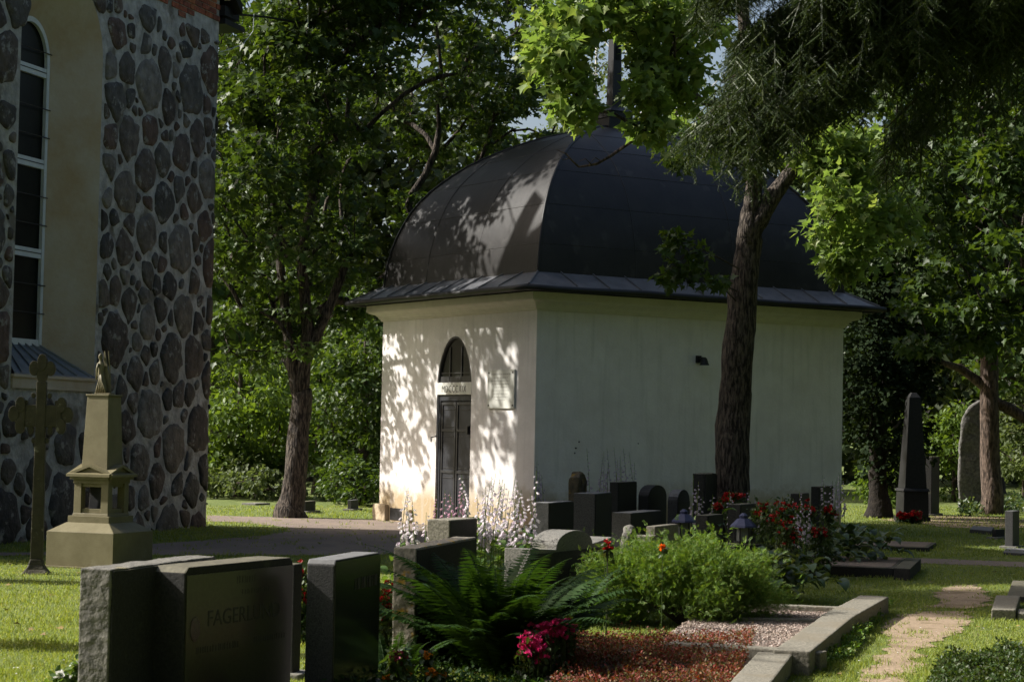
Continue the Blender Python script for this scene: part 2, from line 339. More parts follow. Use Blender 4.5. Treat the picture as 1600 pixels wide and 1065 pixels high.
M_barkd = mat('dark_bark', (.022,.017,.012), (.065,.05,.038), 10, .95, .03, 12, stretch=(1.5,1.5,.3))
M_barkr = mat('reddish_pine_bark', (.028,.02,.015), (.14,.10,.078), 12, .95, .05, 12, lo=.4, hi=.62, stretch=(1.5,1.5,.4))
L_maple = islmat('maple_leaf', [(.028,.054,.011),(.05,.09,.018),(.038,.072,.014),(.075,.115,.025)], .5, .38, (1.65,1.5,.5), spec=.4)
L_mid = islmat('pale_green_leaf', [(.07,.12,.02),(.11,.17,.032),(.085,.14,.025)], .5, .42, (1.5,1.4,.5))
L_bright = islmat('sunlit_maple_leaf', [(.12,.185,.045),(.19,.27,.07),(.15,.22,.055),(.25,.29,.08)], .45, .5, (1.25,1.3,.7), spec=.4)  # brighter copy of the maple leaf, sunlight put into its colour
L_far = islmat('far_leaf', [(.03,.046,.014),(.055,.075,.024),(.04,.058,.018)], .5, .35, (1.6,1.5,.5))
L_pale = islmat('pale_leaf', [(.06,.085,.03),(.11,.14,.055),(.08,.11,.045)], .55, .4, (1.4,1.4,.7))
L_dark = islmat('spruce_foliage', [(.010,.020,.008),(.018,.030,.011),(.013,.023,.009)], .8, .12, spec=.08)
L_need = islmat('spruce_needle', [(.016,.032,.010),(.028,.048,.013),(.055,.075,.02)], .5, .2)
L_jun = islmat('juniper_spray', [(.06,.13,.02),(.10,.20,.03),(.15,.24,.04),(.16,.18,.055)], .55, .32, (1.6,1.5,.5))
L_fern = islmat('fern_leaf', [(.016,.042,.010),(.03,.065,.014),(.022,.052,.012)], .6, .32, spec=.15)
L_yfern = islmat('yellow_fern_leaf', [(.16,.20,.02),(.22,.25,.03),(.10,.16,.02)], .5, .45, (1.5,1.4,.4))
L_host = islmat('hosta_leaf', [(.05,.10,.02),(.08,.14,.03),(.14,.20,.05)], .42, .35, spec=.5)
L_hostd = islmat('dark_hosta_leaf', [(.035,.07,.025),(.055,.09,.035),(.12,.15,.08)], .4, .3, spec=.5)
L_bed = islmat('bedding_leaf', [(.03,.06,.015),(.05,.085,.02),(.04,.045,.02)], .45, .3)
P_white = islmat('pale_lilac_petal', [(.75,.68,.72),(.82,.78,.80),(.68,.56,.66)], .5, .4, (1,1,1))
P_red = islmat('red_petal', [(.30,.010,.012),(.42,.02,.02),(.22,.008,.010)], .5, .25, (1.3,.9,.8))
P_pink = islmat('magenta_petal', [(.50,.02,.13),(.62,.035,.18),(.42,.015,.10)], .5, .3, (1.2,1,1))
P_or = islmat('marigold_petal', [(.55,.19,.008),(.62,.26,.01),(.48,.12,.006)], .6, .2, (1.2,1,1))
P_sed = islmat('red_sedum', [(.09,.022,.014),(.22,.035,.028),(.07,.04,.018),(.13,.13,.035),(.30,.05,.04),(.07,.09,.025)], .6, .2)
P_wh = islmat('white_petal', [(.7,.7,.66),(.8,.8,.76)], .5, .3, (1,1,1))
# ------------------------------------------------------------------ ground
def ngrid(name, x0, x1, y0, y1, nx, ny, m, f):
    X, Y = np.meshgrid(np.linspace(x0, x1, nx), np.linspace(y0, y1, ny)); V = np.stack([X.ravel(), Y.ravel(), f(X.ravel(), Y.ravel())], 1)
    i = np.arange(nx-1)[None]+np.arange(ny-1)[:, None]*nx; i = i.ravel(); return npm(name, V, np.stack([i, i+1, i+nx+1, i+nx], 1), m, None, True, kind='structure')
ngrid('lawn', -400, 400, -60, 900, 60, 60, M_lawn, lambda x, y: 0*x)
def sheet(name, pts, z, m, jag=.06, n=240):
    pts = np.array(pts, float); P = []
    seg = np.roll(pts, -1, 0)-pts; L = np.linalg.norm(seg, axis=1); tot = L.sum()
    for i in range(len(pts)):
        k = max(1, int(n*L[i]/tot))
        for t in np.arange(k)/k:
            q = pts[i]+seg[i]*t; a = pnoise(Vector((q[0]*3, q[1]*3, 1)))*jag+pnoise(Vector((q[0]*11, q[1]*11, 4)))*jag*.5; b = pnoise(Vector((q[0]*3, q[1]*3, 7)))*jag; P.append((q[0]+a, q[1]+b, z))
    me = bpy.data.meshes.new(name); me.from_pydata(P, [], [tuple(range(len(P)))]); me.update()
    if me.polygons[0].normal.z < 0: me.flip_normals()
    link(name, me, m, kind='structure'); return np.array(P)[:, :2]
g2 = lambda px, py: tuple(G(px, py)[:2])
PATHS = []
PATHS.append(sheet('gravel_path', [g2(-250,868), g2(60,868), g2(235,867), g2(330,867), g2(460,868), g2(600,866), g2(640,862), g2(720,856), g2(860,850), g2(870,838), g2(800,832), g2(700,817), g2(640,812), g2(560,811), g2(480,808), g2(400,807), g2(325,805),
    g2(322,814), g2(380,816), g2(450,824), g2(452,830), g2(400,838), g2(235,850), g2(60,863), g2(-250,864)], .005, M_gravel, .10))
PATHS.append(sheet('back_path', [g2(1180,868), g2(1260,868), g2(1440,872), g2(1600,878), g2(1800,885), g2(1800,893), g2(1600,886), g2(1440,880), g2(1260,874), g2(1180,874)], .005, M_gravel, .08))
PATHS.append(sheet('worn_footpath', [g2(1330,1120), g2(1340,1055), g2(1375,1030), g2(1390,1008), g2(1378,980), g2(1403,960), g2(1440,955), g2(1518,955), g2(1508,980), g2(1468,1002), g2(1430,1018), g2(1438,1040), g2(1420,1062), g2(1440,1120)], .006, M_dirt, .10))
PATHS.append(sheet('worn_patch', [g2(1462,950), g2(1470,935), g2(1455,925), g2(1490,915), g2(1530,914), g2(1545,930), g2(1555,945), g2(1500,951)], .007, M_dirt, .16))
sheet('dirt_strip', [g2(1378,812), g2(1450,803), g2(1560,808), g2(1640,816), g2(1600,825), g2(1480,824), g2(1440,818)], .005, M_dirt, .2)
# ------------------------------------------------------------------ chapel
th = .5578; P0 = np.array([.388, 31.805, 0]); d1 = np.array([-math.sin(th), math.cos(th), 0]); d2 = np.array([math.cos(th), math.sin(th), 0]); L1, L2 = 5.11, 6.355
C0 = P0+d1*L1/2+d2*L2/2; EZ = np.array([0, 0, 1.])
chap = root('chapel', P0, 'white limewashed burial chapel with black domed metal roof and dark door', 'chapel')
P1 = P0+L1*d1; P2 = P0+L2*d2; P3 = P1+L2*d2
def arch(u0, u1, z0, h, n=18, pw=1.7):
    c = (u0+u1)/2; w = (u1-u0)/2; pts = [(u0, z0)]
    for i in range(1, n): a = math.pi*(1-i/n); x = math.cos(a); pts.append((c+w*x, z0+h*(1-abs(x)**2.1)**(1/1.55)))
    return pts+[(u1, z0)]
DU0, DU1 = 1.975, 3.115
panel([(0,0),(L1,0),(L1,3.72),(0,3.72)], [[(DU0,.03),(DU1,.03),(DU1,2.225),(DU0,2.225)], arch(DU0, DU1, 2.43, .78)], P0, d1, EZ, -d2, 'wall', M_plaster, chap, reveal=.14)
w = MB()
for a, b in ((P0, P2), (P2, P3), (P3, P1)): w.add([a, b, b+EZ*3.72, a+EZ*3.72], [(0,1,2,3)])
w.build('wall', M_plaster, chap)
# cornice, swept round the building (mitred)
def ring(off, z, o2=None):
    o = off; return [P0-o*(d1+d2)+EZ*z, P2+o*(d2-d1)+EZ*z, P3+o*(d1+d2)+EZ*z, P1+o*(d1-d2)+EZ*z]
def sweep(name, prof, m, parent, **kw):
    vs = []; fs = []
    for o, z in prof: vs += ring(o, z)
    for i in range(len(prof)-1):
        for j in range(4): fs.append((i*4+j, i*4+(j+1) % 4, (i+1)*4+(j+1) % 4, (i+1)*4+j))
    return MB().add(vs, fs).build(name, m, parent, **kw)
sweep('cornice', [(.003,3.54),(.03,3.545),(.035,3.575),(.055,3.58),(.07,3.62),(.115,3.66),(.19,3.685),(.20,3.69),(.20,3.70),(.225,3.705),(.225,3.82),(.0,3.83)], M_corn, chap)
sweep('roof_skirt', [(-.03,4.16),(.02,4.15),(.43,3.915),(.445,3.90),(.445,3.875),(.36,3.87),(.23,3.84)], M_skirt, chap)
sk = MB()
for (A_, B_, o_) in ((P0, P1, -d2), (P0, P2, -d1), (P2, P3, d2), (P1, P3, d1)):
    L = np.linalg.norm(B_-A_); e = (B_-A_)/L
    for k in range(1, int(L/.62)+1):
        s = k*.62-.2; a = A_+e*s+o_*.015+EZ*4.16; b = A_+e*(s+.05)+o_*.435+EZ*3.92
        sk.box(a-e*.008, e*.016, (b-a), EZ*.022)
for q, dq in ((P0, -(d1+d2)), (P2, d2-d1), (P3, d1+d2), (P1, d1-d2)): sk.tube([q+dq*-.01+EZ*4.17, q+dq*.2+EZ*4.055, q+dq*.44+EZ*3.92], .018, 6)
sk.build('skirt_seam', M_skirt, chap)
gt = MB(); rr_ = ring(.49, 3.865)
for i in range(4):
    a, b = rr_[i], rr_[(i+1) % 4]; e = (b-a)/np.linalg.norm(b-a); K = 14; pts = [a+(b-a)*t-EZ*.02*pnoise(Vector((t*5, i, 0))) for t in np.linspace(-.004, 1.004, K)]
    gt.tube(pts, .048, 8)
gt.build('gutter', M_black, chap, smooth=True)
# dome
PR = [(0,4.14),(.008,4.40),(.018,4.62),(.034,4.84),(.055,5.06),(.082,5.28),(.115,5.50),(.15,5.68),(.2,5.88),(.25,6.04),(.30,6.18),(.36,6.33),(.42,6.45),(.48,6.56),(.55,6.67),(.62,6.77),(.69,6.85),(.76,6.91),(.84,6.97),(.92,7.01),(1,7.03)]; dm = MB()
dm = MB(); NU = 14; Cs = [P0, P2, P3, P1]
def dp(side, s, t, z): a, b = Cs[side], Cs[(side+1) % 4]; q = a*(1-s)+b*s; q = q*(1-t)+C0*t; return q+EZ*z
for sd in range(4):
    b0 = len(dm.v)
    for t, z in PR:
        for s in np.linspace(0, 1, NU+1): dm.v.append(tuple(dp(sd, s, t, z)))
    for i in range(len(PR)-1):
        for j in range(NU): dm.f.append((b0+i*(NU+1)+j, b0+i*(NU+1)+j+1, b0+(i+1)*(NU+1)+j+1, b0+(i+1)*(NU+1)+j))
dm.build('dome', M_roof, chap, smooth=True)
sm = MB()
def seam(pts, h=.010, r=.011): sm.tube([p+EZ*h for p in pts], r, 5, cap=False)
for sd in range(4):
    sm.tube([dp(sd, 0, t, z+.004) for t, z in PR], .026, 6, cap=False)
    for k, s in enumerate((.3, .62)):       # vertical sheets follow straight plan lines
        pts = []
        for t, z in PR:
            if abs(s-.5) > .5-.5*t-.002: break
            ss = (s-.5)/(1-t)+.5 if t < 1 else .5
            if not 0 < ss < 1: break
            pts.append(dp(sd, ss, t, z))
        if len(pts) > 2: seam(pts, .001, .006)
    for i in (2, 5, 8, 11, 14):
        t, z = PR[i]; seam([dp(sd, s, t, z) for s in (0, 1)], -.001, .005)
sm.build('dome_seam', M_roof, chap, smooth=True)
# lantern on the top
ang = th
tt = MB(); zc = 7.0
tt.frustum(C0, .70, .74, .70, .74, 6.93, 7.17, ang); tt.frustum(C0, .74, .78, .60, .62, 7.17, 7.19, ang)
tt.frustum(C0, .48, .50, .48, .50, 7.18, 7.31, ang); tt.frustum(C0, .53, .55, .18, .19, 7.31, 7.44, ang)
tt.frustum(C0, .20, .20, .165, .165, 7.43, 8.72, ang); tt.frustum(C0, .26, .26, .26, .26, 8.72, 8.78, ang); tt.frustum(C0, .24, .24, .02, .02, 8.78, 9.05, ang)
tt.build('lantern', M_black, chap, bevel=.008)
nb = MB(); c_ = C0-d1*.092+EZ*8.25; nb.prism([c_+d2*x+EZ*z for x, z in ((-.04,0),(.04,0),(.04,.2),(.025,.235),(0,.25),(-.025,.235),(-.04,.2))], -d1*.012); nb.build('niche', M_glass, chap)
# door
dr = MB(); o_ = d2*.12
b_ = P0+d2*.035; fr = MB()
for u0, u1, z0, z1 in ((DU0+.002,DU0+.07,.03,2.22),(DU1-.07,DU1-.002,.03,2.22),(DU0+.07,DU1-.07,2.12,2.22)): fr.box(b_+d1*u0+EZ*z0, d1*(u1-u0), d2*.06, EZ*(z1-z0))
dobj = MB(); mid = (DU0+DU1)/2; dobj.box(b_+d2*.03+d1*(DU0+.07)+EZ*.03, d1*(mid-.01-DU0-.07), d2*.03, EZ*2.085)
dobj.box(b_+d2*.03+d1*(mid+.01)+EZ*.03, d1*(DU1-.07-mid-.01), d2*.03, EZ*2.085)
door = dobj.build('door', M_door, chap, bevel=.004)
fr.build('frame', M_door, door, bevel=.006)
ml = MB()
for side in (0, 1):
    ua = DU0+.075 if side == 0 else mid+.012; ub = mid-.012 if side == 0 else DU1-.075
    for z in (.05, .9, 1.60, 2.05): ml.box(b_+d2*.012+d1*ua+EZ*z, d1*(ub-ua), d2*.02, EZ*.045)
    for u in (ua, ub-.045): ml.box(b_+d2*.014+d1*u+EZ*.05, d1*.045, d2*.018, EZ*2.04)
    for z in (.095, .95, 1.65):
        zt = {.095:.86,.95:1.56,1.65:2.01}[z]; 
        for (za, zb, uu0, uu1) in ((z+.03,z+.045,ua+.07,ub-.07),(zt-.045,zt-.03,ua+.07,ub-.07)): ml.box(b_+d2*.022+d1*uu0+EZ*za, d1*(uu1-uu0), d2*.012, EZ*(zb-za))
ml.build('moulding', M_black, door, bevel=.004)
hd = MB(); hd.cbox(b_-d2*.01+d1*(DU0+.12)+EZ*1.56, .05, .03, .14, th); hd.tube([b_-d2*.03+d1*(DU1-.02)+EZ*1.52, b_-d2*.12+d1*(DU1+.02)+EZ*1.50, b_-d2*.12+d1*(DU1+.02)+EZ*1.42], .012, 6); hd.build('handle', M_black, door)
lt = MB().prism([P0+d2*.045+d1*u+EZ*z for u, z in arch(DU0+.003, DU1-.003, 2.433, .775)], d2*.03).build('lunette_window', M_glass, chap)
lf = MB(); ap = arch(DU0+.03, DU1-.03, 2.46, .73); lf.tube([P0+d2*.035+d1*u+EZ*z for u, z in ap], .034, 6); 
for u in (DU0+.38, DU1-.38): lf.box(P0+d2*.028+d1*u+EZ*2.45, d1*.03, d2*.02, EZ*.58)
lf.box(P0+d2*.028+d1*DU0+EZ*2.435, d1*(DU1-DU0), d2*.02, EZ*.10); lf.box(P0+d2*.024+d1*(DU0+.1)+EZ*2.58, d1*(DU1-DU0-.2), d2*.02, EZ*.02)
lf.build('frame', M_black, lt)
yb = MB(); yb.box(P0-d2*.004+d1*(DU0-.005)+EZ*2.228, d1*(DU1-DU0+.01), d2*.03, EZ*.198); ybo = yb.build('date_band', M_marble, chap)
text_mesh('date', 'MDCCCXIX', .17, M_ink, ybo, P0-d2*.006+d1*((DU0+DU1)/2)+EZ*2.263, -d1, EZ, xs=.80, depth=.001, thin=.002, sp=1.2)
pq = MB(); pq.box(P0-d2*.035+d1*.585+EZ*1.99, d1*.825, d2*.03, EZ*.63); pqo = pq.build('plaque', M_marble, chap, bevel=.006)
for u, z in ((.63,2.04),(1.365,2.04),(.63,2.57),(1.365,2.57)):
    pr_ = MB(); pr_.lathe(P0-d2*.03+d1*u+EZ*z, [(.001,-.016),(.014,-.014),(.018,0),(.014,.014),(.001,.016)], 8); pr_.build('bolt', M_ink, pqo)
en = MB()
for k in range(9):
    wd = (.30,.22,.27,.25,.18,.26,.22,.24,.14)[k]; x = 1.0-wd; zz = 2.535-k*.052
    while x < 1.0+wd: l = random.uniform(.012, .05); en.box(P0-d2*.0365+d1*x+EZ*zz, d1*l, d2*.001, EZ*(.011 if k else .02)); x += l+.014
en.build('inscription', M_gink, pqo)
# wall lamp on the long side
la = MB(); q = P0+d2*3.18+EZ*2.87; la.cbox(q-d1*.03-EZ*.05, .08, .06, .12, th); la.tube([q-d1*.05, q-d1*.15+EZ*.03], .02, 6); la.lathe(q-d1*.19-EZ*.09, [(.02,.13),(.045,.11),(.07,.03),(.085,0)], 12)
la.build('lamp', M_black, chap, bevel=.0)
for u_0, u_l, z_h, o_0 in ((4.75,.47,.30,.08),(3.9,.25,.24,.07),(.05,1.7,.17,.05)):   # foundation stones
    fd = MB(); fd.box(P0-d2*o_0+d1*u_0, d1*u_l, d2*(o_0+.03), EZ*z_h); fd.build('foundation_stone', M_sand, chap, bevel=.03, rough=.012)
vt = MB(); vt.box(P0-d2*.012+d1*4.18+EZ*.03, d1*.5, d2*.02, EZ*.21); vt.build('vent', M_black, chap)
db = MB()
for v, z, s in ((.84,1.48,.012),(.78,1.38,.014),(.76,1.30,.012),(2.0,1.47,.01)): db.lathe(P0+d2*v-d1*.004+EZ*z, [(.001,-s),(s,-s*.5),(s*1.2,s*.4),(.001,s)], 6)
db.build('wall_pin', M_ink, chap)
# ------------------------------------------------------------------ church wing
CC = G(321.5, 822); dc = np.array([-.297, -.955, 0]); dc /= np.linalg.norm(dc); nc = np.array([-dc[1], dc[0], 0]); WL = 9.6
ch = root('church', CC, 'medieval fieldstone church wall with tall arched window and red brick gable', 'church')
def semi(u0, u1, zs, z0, h=None, n=22):
    c = (u0+u1)/2; r = (u1-u0)/2; h = h or r; return [(u0, z0)]+[(c-r*math.cos(math.pi*i/n), zs+h*math.sin(math.pi*i/n)) for i in range(n+1)]+[(u1, z0)]
OUT = semi(3.79, 6.02, 6.85, 2.18); INN = semi(4.39, 5.41, 6.72, 2.69, .58); DEP = .55
zE, zT = 8.62, 12.1  # unseen ridge, its height chosen for the shadow it throws
panel([(0,0),(WL,0),(WL,zE),(WL/2,zT),(0,zE)], [OUT], CC, dc, EZ, nc, 'wall', M_mortar, ch)
ws = MB(); Q = lambda u, z, r: CC+dc*u+EZ*z-nc*r
n_ = len(OUT)
for i in range(n_-1):
    a, b = OUT[i], OUT[i+1]; c, d = INN[i], INN[i+1]; ws.add([Q(*a, 0), Q(*b, 0), Q(*d, DEP), Q(*c, DEP)], [(0,1,2,3)])
ws.build('window_splay', M_splay, ch)
DP = 2.3  # unseen depth, kept shallow to let sun onto the chapel wall
ew = MB(); BK = -nc*DP
ew.add([CC, CC+BK, CC+BK+EZ*zE, CC+EZ*zE], [(0,1,2,3)]); e2 = CC+dc*WL; ew.add([e2, e2+BK, e2+BK+EZ*zE, e2+EZ*zE], [(0,1,2,3)])
ew.add([CC+BK, e2+BK, e2+BK+EZ*zE, CC+dc*WL/2+BK+EZ*zT, CC+BK+EZ*zE], [(0,1,2,3,4)]); ew.build('wall', mat('rubble_wall', (.05,.045,.04), (.22,.20,.18), 2.6, .95, .05, 5), ch)
rf = MB(); rg0 = CC+dc*WL/2+EZ*(zT+.1)+nc*.25; rgb = rg0-nc*.5+BK
for sgn, cr_ in ((-1, CC), (1, e2)):
    ev = cr_+dc*sgn*.35+EZ*(zE-.25)+nc*.25; evb = ev-nc*.5+BK; rf.prism([ev, rg0, rgb, evb], EZ*.16)
rf.build('roof', M_roof, ch)
# field stones
fs = MB(); placed = []
def inwin(u, z, r):
    if 3.79-r < u < 6.02+r and 1.95-r < z < 6.85: return True
    return z >= 6.85 and (u-4.905)**2+(z-6.85)**2 < (1.115+r)**2
for rad in [.44]*40+[.36]*220+[.28]*700+[.21]*1500+[.15]*2500+[.10]*3000+[.07]*2500:
    u = random.uniform(-.3, WL+.2); z = random.uniform(-.2, 8.2)
    if inwin(u, z, rad*.8): continue
    if all(math.hypot((u-pu)*1.08, z-pz) > (rad+pr)*.93 for pu, pz, pr in placed): placed.append((u, z, rad))
for (u, z, rad) in placed:
    if z > 7.95 or u > WL: continue
    k0 = 16; a0 = random.random(); poly = [(u+rad*1.42*math.cos(2*math.pi*(k+a0)/k0), z+rad*1.42*math.sin(2*math.pi*(k+a0)/k0)) for k in range(k0)]
    gap = .008+.04*random.random()
    def clip(poly, nx, ny, c):
        out = []
        for i in range(len(poly)):
            p, q = poly[i], poly[(i+1) % len(poly)]; dp_ = p[0]*nx+p[1]*ny-c; dq_ = q[0]*nx+q[1]*ny-c
            if dp_ <= 0: out.append(p)
            if (dp_ < 0) != (dq_ < 0): t = dp_/(dp_-dq_); out.append((p[0]+(q[0]-p[0])*t, p[1]+(q[1]-p[1])*t))
        return out
    for pu, pz, pr in placed:
        dx, dz = pu-u, pz-z; d = math.hypot(dx, dz)
        if d < 1e-6 or d > rad+pr+.5: continue
        m = (d*d+rad*rad-pr*pr)/(2*d); ja = random.uniform(-.3, .3); nx, ny = dx/d*math.cos(ja)-dz/d*math.sin(ja), dx/d*math.sin(ja)+dz/d*math.cos(ja); poly = clip(poly, nx, ny, u*nx+z*ny+m*math.cos(ja)-gap)
        if len(poly) < 3: break
    if len(poly) < 3: continue
    poly = clip(poly, -1, 0, -.012); poly = clip(poly, 0, 1, 7.97+.04*math.sin(u*4)) if len(poly) > 2 else poly
    if len(poly) < 3: continue
    for (xa, xb) in ((3.72, -1), (6.09, 1)):
        if 2.0 < z < 7 and ((u < 4.9) == (xb < 0)): poly = clip(poly, -xb, 0, -xb*xa) if len(poly) > 2 else poly
    if len(poly) < 3: continue
    if rad < .15 and random.random() < .3: continue
    for it in range(2):
        f = .2; poly = [q for i in range(len(poly)) for q in ((poly[i][0]*(1-f)+poly[(i+1) % len(poly)][0]*f, poly[i][1]*(1-f)+poly[(i+1) % len(poly)][1]*f), (poly[i][0]*f+poly[(i+1) % len(poly)][0]*(1-f), poly[i][1]*f+poly[(i+1) % len(poly)][1]*(1-f)))]
    poly = [q for i in range(len(poly)) for q in [(poly[i][0]+(poly[(i+1) % len(poly)][0]-poly[i][0])*t/3, poly[i][1]+(poly[(i+1) % len(poly)][1]-poly[i][1])*t/3) for t in range(3)]] if len(poly) < 26 else poly
    K = len(poly); cu = sum(q[0] for q in poly)/K; cz = sum(q[1] for q in poly)/K; sd_ = random.random()*90
    if inwin(cu, cz, .12): continue
    poly = [(cu+(x-cu)*f, cz+(y-cz)*f) for x, y in poly for f in [1-.26*abs(pnoise(Vector((x*2.9, y*2.9, sd_))))-.10*pnoise(Vector((x*9, y*9, sd_)))-.04*pnoise(Vector((x*24, y*24, sd_)))]]
    poly = [(x, y) for x, y in poly if True]
    b = len(fs.v); hgt = .03+.05*min(rad, .5)
    for s_, h_ in ((1.03, -.02), (1.0, .008), (.93, hgt*.6), (.7, hgt*.9)):
        for x, y in poly: fs.v.append(tuple(CC+dc*max(cu+(x-cu)*s_, -.01)+EZ*(cz+(y-cz)*s_)+nc*(h_+.012*pnoise(Vector((x*4+sd_, y*4, h_*9))))))
    fs.v.append(tuple(CC+dc*cu+EZ*cz+nc*hgt))
    for r_ in range(3):
        for k in range(K): fs.f.append((b+r_*K+k, b+r_*K+(k+1) % K, b+(r_+1)*K+(k+1) % K, b+(r_+1)*K+k))
    for k in range(K): fs.f.append((b+3*K+k, b+3*K+(k+1) % K, b+4*K))
fs.build('fieldstones', M_field, ch, smooth=True)
bk = MB(); z = 8.0
row = 0
while z < zT-.2:
    lim = (z-zE)/(zT-zE)*WL/2 if z > zE else 0; u = lim+.01+(.12 if row % 2 else 0)
    while u < WL-lim-.1:
        l = .245 if random.random() < .7 else .12
        if not (z < 8.0+.16*(.5+pnoise(Vector((u*1.3, 0, 0)))) ): bk.box(CC+dc*u+EZ*z-nc*.02, dc*l, nc*(.035+random.uniform(-.004, .006)), EZ*.078)
        u += l+.018
    z += .095; row += 1
bk.build('brick_gable', M_brick, ch, bevel=0)
# window inside the splay
wn = MB(); gl = panel([(4.41,2.70)]+INN[1:-1]+[(5.39,2.70)], [], CC-nc*(DEP+.02), dc, EZ, nc, 'window', M_glass, ch)
def wb(u0, z0, u1, z1, r0=DEP-.03, t=.05): wn.box(Q(u0, z0, r0), dc*(u1-u0), -nc*t, EZ*(z1-z0))
for i in range(n_-1):
    a, b = INN[i], INN[i+1]; ca = np.array([4.9, 5.5]); f = .90
    def inn(p): return (4.9+(p[0]-4.9)*.86, p[1] if p[1] < 6.7 else 6.7+(p[1]-6.7)*.88)
    c, d = inn(a), inn(b); wn.prism([Q(a[0], a[1], DEP-.04), Q(b[0], b[1], DEP-.04), Q(d[0], d[1], DEP-.04), Q(c[0], c[1], DEP-.04)], -nc*.05)
for z in (2.69, 3.93, 5.20, 6.50): wb(4.40, z, 5.40, z+(.09 if z == 2.69 else .13))
wn.build('frame', M_wframe, gl)
wd_ = MB()
for z in (3.995, 5.265, 6.565): wd_.box(Q(4.43, z, DEP-.035), dc*.94, -nc*.005, EZ*.012)
for z in (3.15,3.55,4.4,4.8,5.65,6.05,6.85): wd_.tube([Q(4.36, z, DEP-.05), Q(5.42, z, DEP-.05)], .008, 5)
wd_.build('bar', M_black, gl)
sl_ = MB(); a0, a1 = (4.36, 2.70), (5.44, 2.70)
sl_.prism([Q(3.80, 2.27, -.05), Q(6.01, 2.27, -.05), Q(5.44, 2.70, DEP-.01), Q(4.36, 2.70, DEP-.01)], EZ*-.02)
for k in range(6):
    t = (k+.5)/6; p_ = Q(3.80+2.21*t, 2.275, -.05); q_ = Q(4.36+1.08*t, 2.705, DEP-.02); sl_.box(p_-dc*.012, dc*.024, q_-p_, EZ*.025)
sl_.build('window_sill', M_sill, ch)
le = MB(); le.box(Q(3.79, 2.07, -.03), dc*2.23, -nc*.2, EZ*.19); le.box(Q(3.77, 2.22, -.055), dc*2.27, -nc*.2, EZ*.035); le.build('sill_ledge', M_splay, ch)
# eave corner: white corbel, soffit, gutter box and spout
co = MB(); c2 = lambda u, z, r: CC+dc*u+EZ*z+nc*r
co.prism([c2(.12,8.62,.04), c2(-.28,8.50,.04), c2(-.34,8.56,.04), c2(-.1,8.95,.04), c2(.5,9.3,.04)], nc*.10); co.build('corbel', M_corn, ch)
ge = MB(); ge.box(c2(-.02,8.16,-.9), -dc*.75, nc*1.0, EZ*.09)
ge.box(c2(.0,8.30,-.9), -dc*.55, nc*1.0, EZ*.16); ge.box(c2(-.12,8.2,-.05), -dc*.05, nc*.05, EZ*.2)
ge.tube([c2(-.5,8.42,.02), c2(-1.2,8.50,.3), c2(-2.2,8.56,.62)], .02, 6); ge.build('gutter', M_black, ch)
rd = MB(); rd.tube([c2(-2.2,8.4,.62), c2(-2.2,9.6,.62)], .014, 6); rd.tube([c2(-.9,8.5,.2), c2(-.88,8.2,.2), c2(-.65,7.95,.14), c2(-.3,7.8,.08), c2(-.02,7.7,.03)], .006, 5); rd.build('lightning_rod', M_wframe, ch)
bb = MB(); bb.box(c2(-.30,8.40,-.35), -dc*.40, nc*.05, EZ*1.2); bb.build('bargeboard', mat('green_board', (.03,.05,.035), (.05,.07,.05), 5), ch)
# ------------------------------------------------------------------ aedicule monument
mc = np.array([-4.37, 22.42, 0]); ma = -.35; mx = np.array([math.cos(ma), math.sin(ma), 0]); my = np.array([-mx[1], mx[0], 0]); mcen = mc-mx*.43+my*.43
mo = root('aedicule_monument', mcen, 'olive green metal grave monument with open aedicule, obelisk and small statue', 'monument')
k_ = MB(); k_.frustum(mcen, .94, .94, .94, .94, 0, .02, ma); k_.frustum(mcen, .86, .86, .86, .86, .02, .40, ma); k_.frustum(mcen, .86, .86, .55, .55, .40, .50, ma); k_.build('base', M_olive, mo, bevel=.004)
k_ = MB(); k_.frustum(mcen, .53, .53, .53, .53, .495, .575, ma); k_.frustum(mcen, .46, .46, .45, .45, .575, .605, ma); k_.build('plinth', M_olive, mo, bevel=.004)
k_ = MB()
for sx in (-1, 1):
    for sy in (-1, 1): k_.frustum(mcen+mx*sx*.175+my*sy*.175, .095, .095, .09, .09, .60, .945, ma)
for s_ in (-1, 1):
    k_.box(mcen+my*(s_*.18)-my*.02-mx*.15+EZ*.605, mx*.30, my*.04, EZ*.05); k_.box(mcen+mx*(s_*.18)-mx*.02-my*.15+EZ*.605, my*.30, mx*.04, EZ*.05)
    k_.box(mcen+my*(s_*.18)-my*.02-mx*.15+EZ*.90, mx*.30, my*.04, EZ*.04); k_.box(mcen+mx*(s_*.18)-mx*.02-my*.15+EZ*.90, my*.30, mx*.04, EZ*.04)
k_.build('aedicule', M_olive, mo, bevel=.003)
k_ = MB(); k_.frustum(mcen-mx*.03, .17, .17, .15, .15, .60, .94, ma); k_.build('dark_interior', M_black, mo, bevel=.01)  # black box added so the open interior looks dark
k_ = MB(); k_.frustum(mcen, .46, .46, .46, .46, .94, .985, ma)
def gable(axis, other):
    prof = [(-.27,.985),(.27,.985),(.27,1.02),(0,1.12),(-.27,1.02)]
    k_.prism([mcen+axis*x+EZ*z-other*.245 for x, z in prof], other*.49)
    for s_ in (-1, 1): k_.box(mcen-other*.275+EZ*1.135-axis*.0, axis*s_*.30, other*.55, EZ*-.115) if False else k_.prism([mcen-other*.275+EZ*1.125, mcen-other*.275+axis*s_*.30+EZ*1.015, mcen-other*.275+axis*s_*.30+EZ*1.045, mcen-other*.275+EZ*1.155], other*.55)
gable(mx, my); gable(my, mx); k_.build('gable_roof', M_olive, mo)
